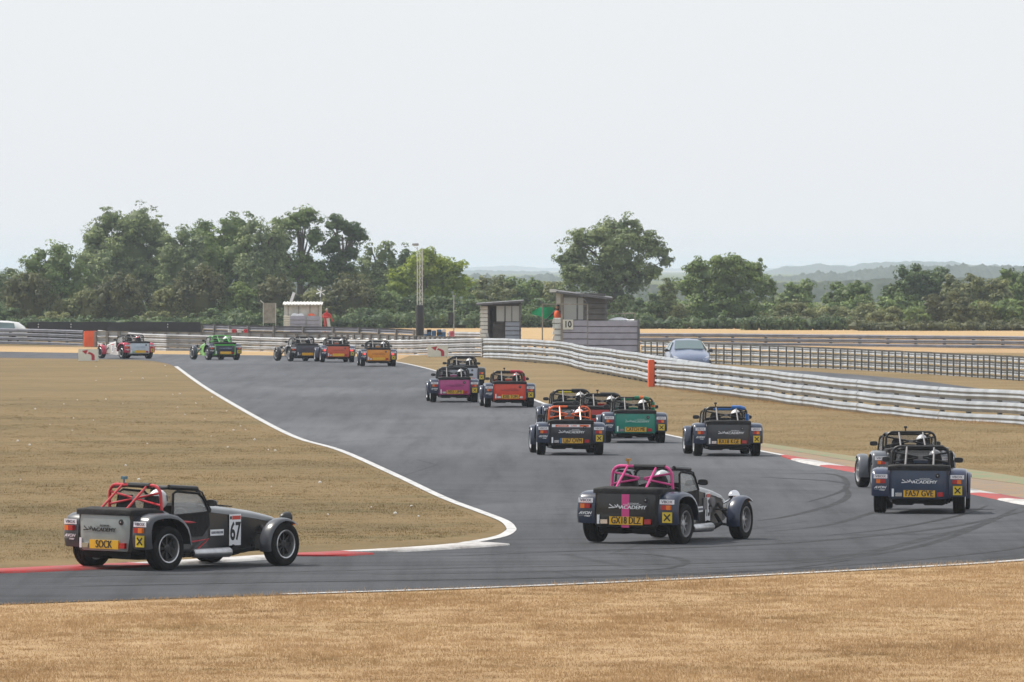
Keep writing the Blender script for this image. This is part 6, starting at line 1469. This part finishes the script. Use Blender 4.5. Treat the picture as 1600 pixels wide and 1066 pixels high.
# grey footbridge parapet seen among the hedges
D8 = 640.0
fb = empty('footbridge', (xof(1322, D8), D8, 0), 0, 'grey railed parapet showing among the right-hand hedges', 'bridge')
for k, yy in enumerate((467, 471, 475)): MB().box(xof(1285, D8) - xof(1322, D8), xof(1360, D8) - xof(1322, D8), 0, .06, zof(yy + 2.2, D8), zof(yy, D8)).build('rail', M['galvd'], fb, smooth=None)
for px in range(1286, 1362, 12): MB().box(xof(px, D8) - xof(1322, D8) - .04, xof(px, D8) - xof(1322, D8) + .04, -.05, .0, 0, zof(465.5, D8)).build('post', M['galvd'], fb, smooth=None)

# distant woods and hills
def ridge(name, D, depth, prof, m, amp, freq, seed, kind='structure', x_lo=-700, x_hi=2300, n=900, rows=16):
    mnoise.seed_set(seed)
    xs = [x_lo + (x_hi - x_lo) * i / n for i in range(n + 1)]; vs = []
    px_ = [p[0] for p in prof]; py_ = [p[1] for p in prof]
    for j in range(rows + 1):
        v = j / rows; y = D + depth * v
        for x in xs:
            zt = zof(float(np.interp(x, px_, py_)), D); X = (x - 800) * D / F
            q = Vector((X * freq, y * freq, seed)); b = mnoise.noise(q) * amp + mnoise.noise(q * 2.7) * amp * .5 + mnoise.noise(q * 6.1) * amp * .3
            vs.append((X, y, -1.0 + (zt + 1.0 + b) * (math.sin(min(1, v * 1.5) * math.pi / 2) ** 0.6) if j else -1.0))
    fs = [(j * (n + 1) + i, j * (n + 1) + i + 1, (j + 1) * (n + 1) + i + 1, (j + 1) * (n + 1) + i) for j in range(rows) for i in range(n)]
    o = MB().add(vs, fs).build(name, m, smooth=80); o['kind'] = kind; return o
hm = leaf_mat('woodland_canopy', (0.025, 0.042, 0.028), (0.055, 0.075, 0.045), 0.0)
ridge('distant_hedgerow', 960, 40, [(-700, 446), (700, 443), (760, 440), (860, 444), (1000, 448), (1200, 446), (1290, 444), (1380, 440), (1450, 438), (2300, 442)], hm, 0.5, 0.5, 2, kind='stuff', n=1500)
ridge('wooded_ridge', 2600, 120, [(-700, 436), (400, 436), (740, 432), (800, 436), (860, 432), (900, 440), (1200, 440), (1240, 435), (1290, 430), (1330, 431), (1380, 424), (1420, 418), (2300, 418)], hm, 1.7, 0.30, 3, n=1500)
ridge('hill', 6200, 500, [(-700, 428), (700, 426), (760, 424), (840, 427), (1100, 430), (1205, 430), (1240, 420), (1300, 414), (1360, 418), (1400, 411), (1445, 409), (1500, 410), (1560, 414), (1610, 419), (2300, 424)], hm, 2.2, 0.057, 5, n=1500)
ridge('hill', 12500, 900, [(-700, 424), (740, 419), (800, 416), (850, 420), (1100, 421), (1190, 416), (1225, 421), (1260, 418), (1330, 415), (1500, 420), (2300, 420)], hm, 3.4, 0.027, 8, n=1200)

# haze: one closed box of even thin air round the camera and everything built
hz_top = 14.0
hb = MB().box(-11300, 11300, -70, 13700, -2.5, 16.0).mesh('haze', None)
hmat = bpy.data.materials.new('thin_summer_haze'); hmat.use_nodes = True; hn = hmat.node_tree; hn.nodes.clear()
pv = hn.nodes.new('ShaderNodeVolumePrincipled'); pv.inputs['Color'].default_value = (0.74, 0.86, 1.0, 1); pv.inputs['Density'].default_value = 0.00013; pv.inputs['Anisotropy'].default_value = 0.1
ho = hn.nodes.new('ShaderNodeOutputMaterial'); hn.links.new(pv.outputs[0], ho.inputs['Volume'])
hb.materials.append(hmat); hz = link('haze', hb); hz['kind'] = 'stuff'
print('leaf faces', NLEAF)
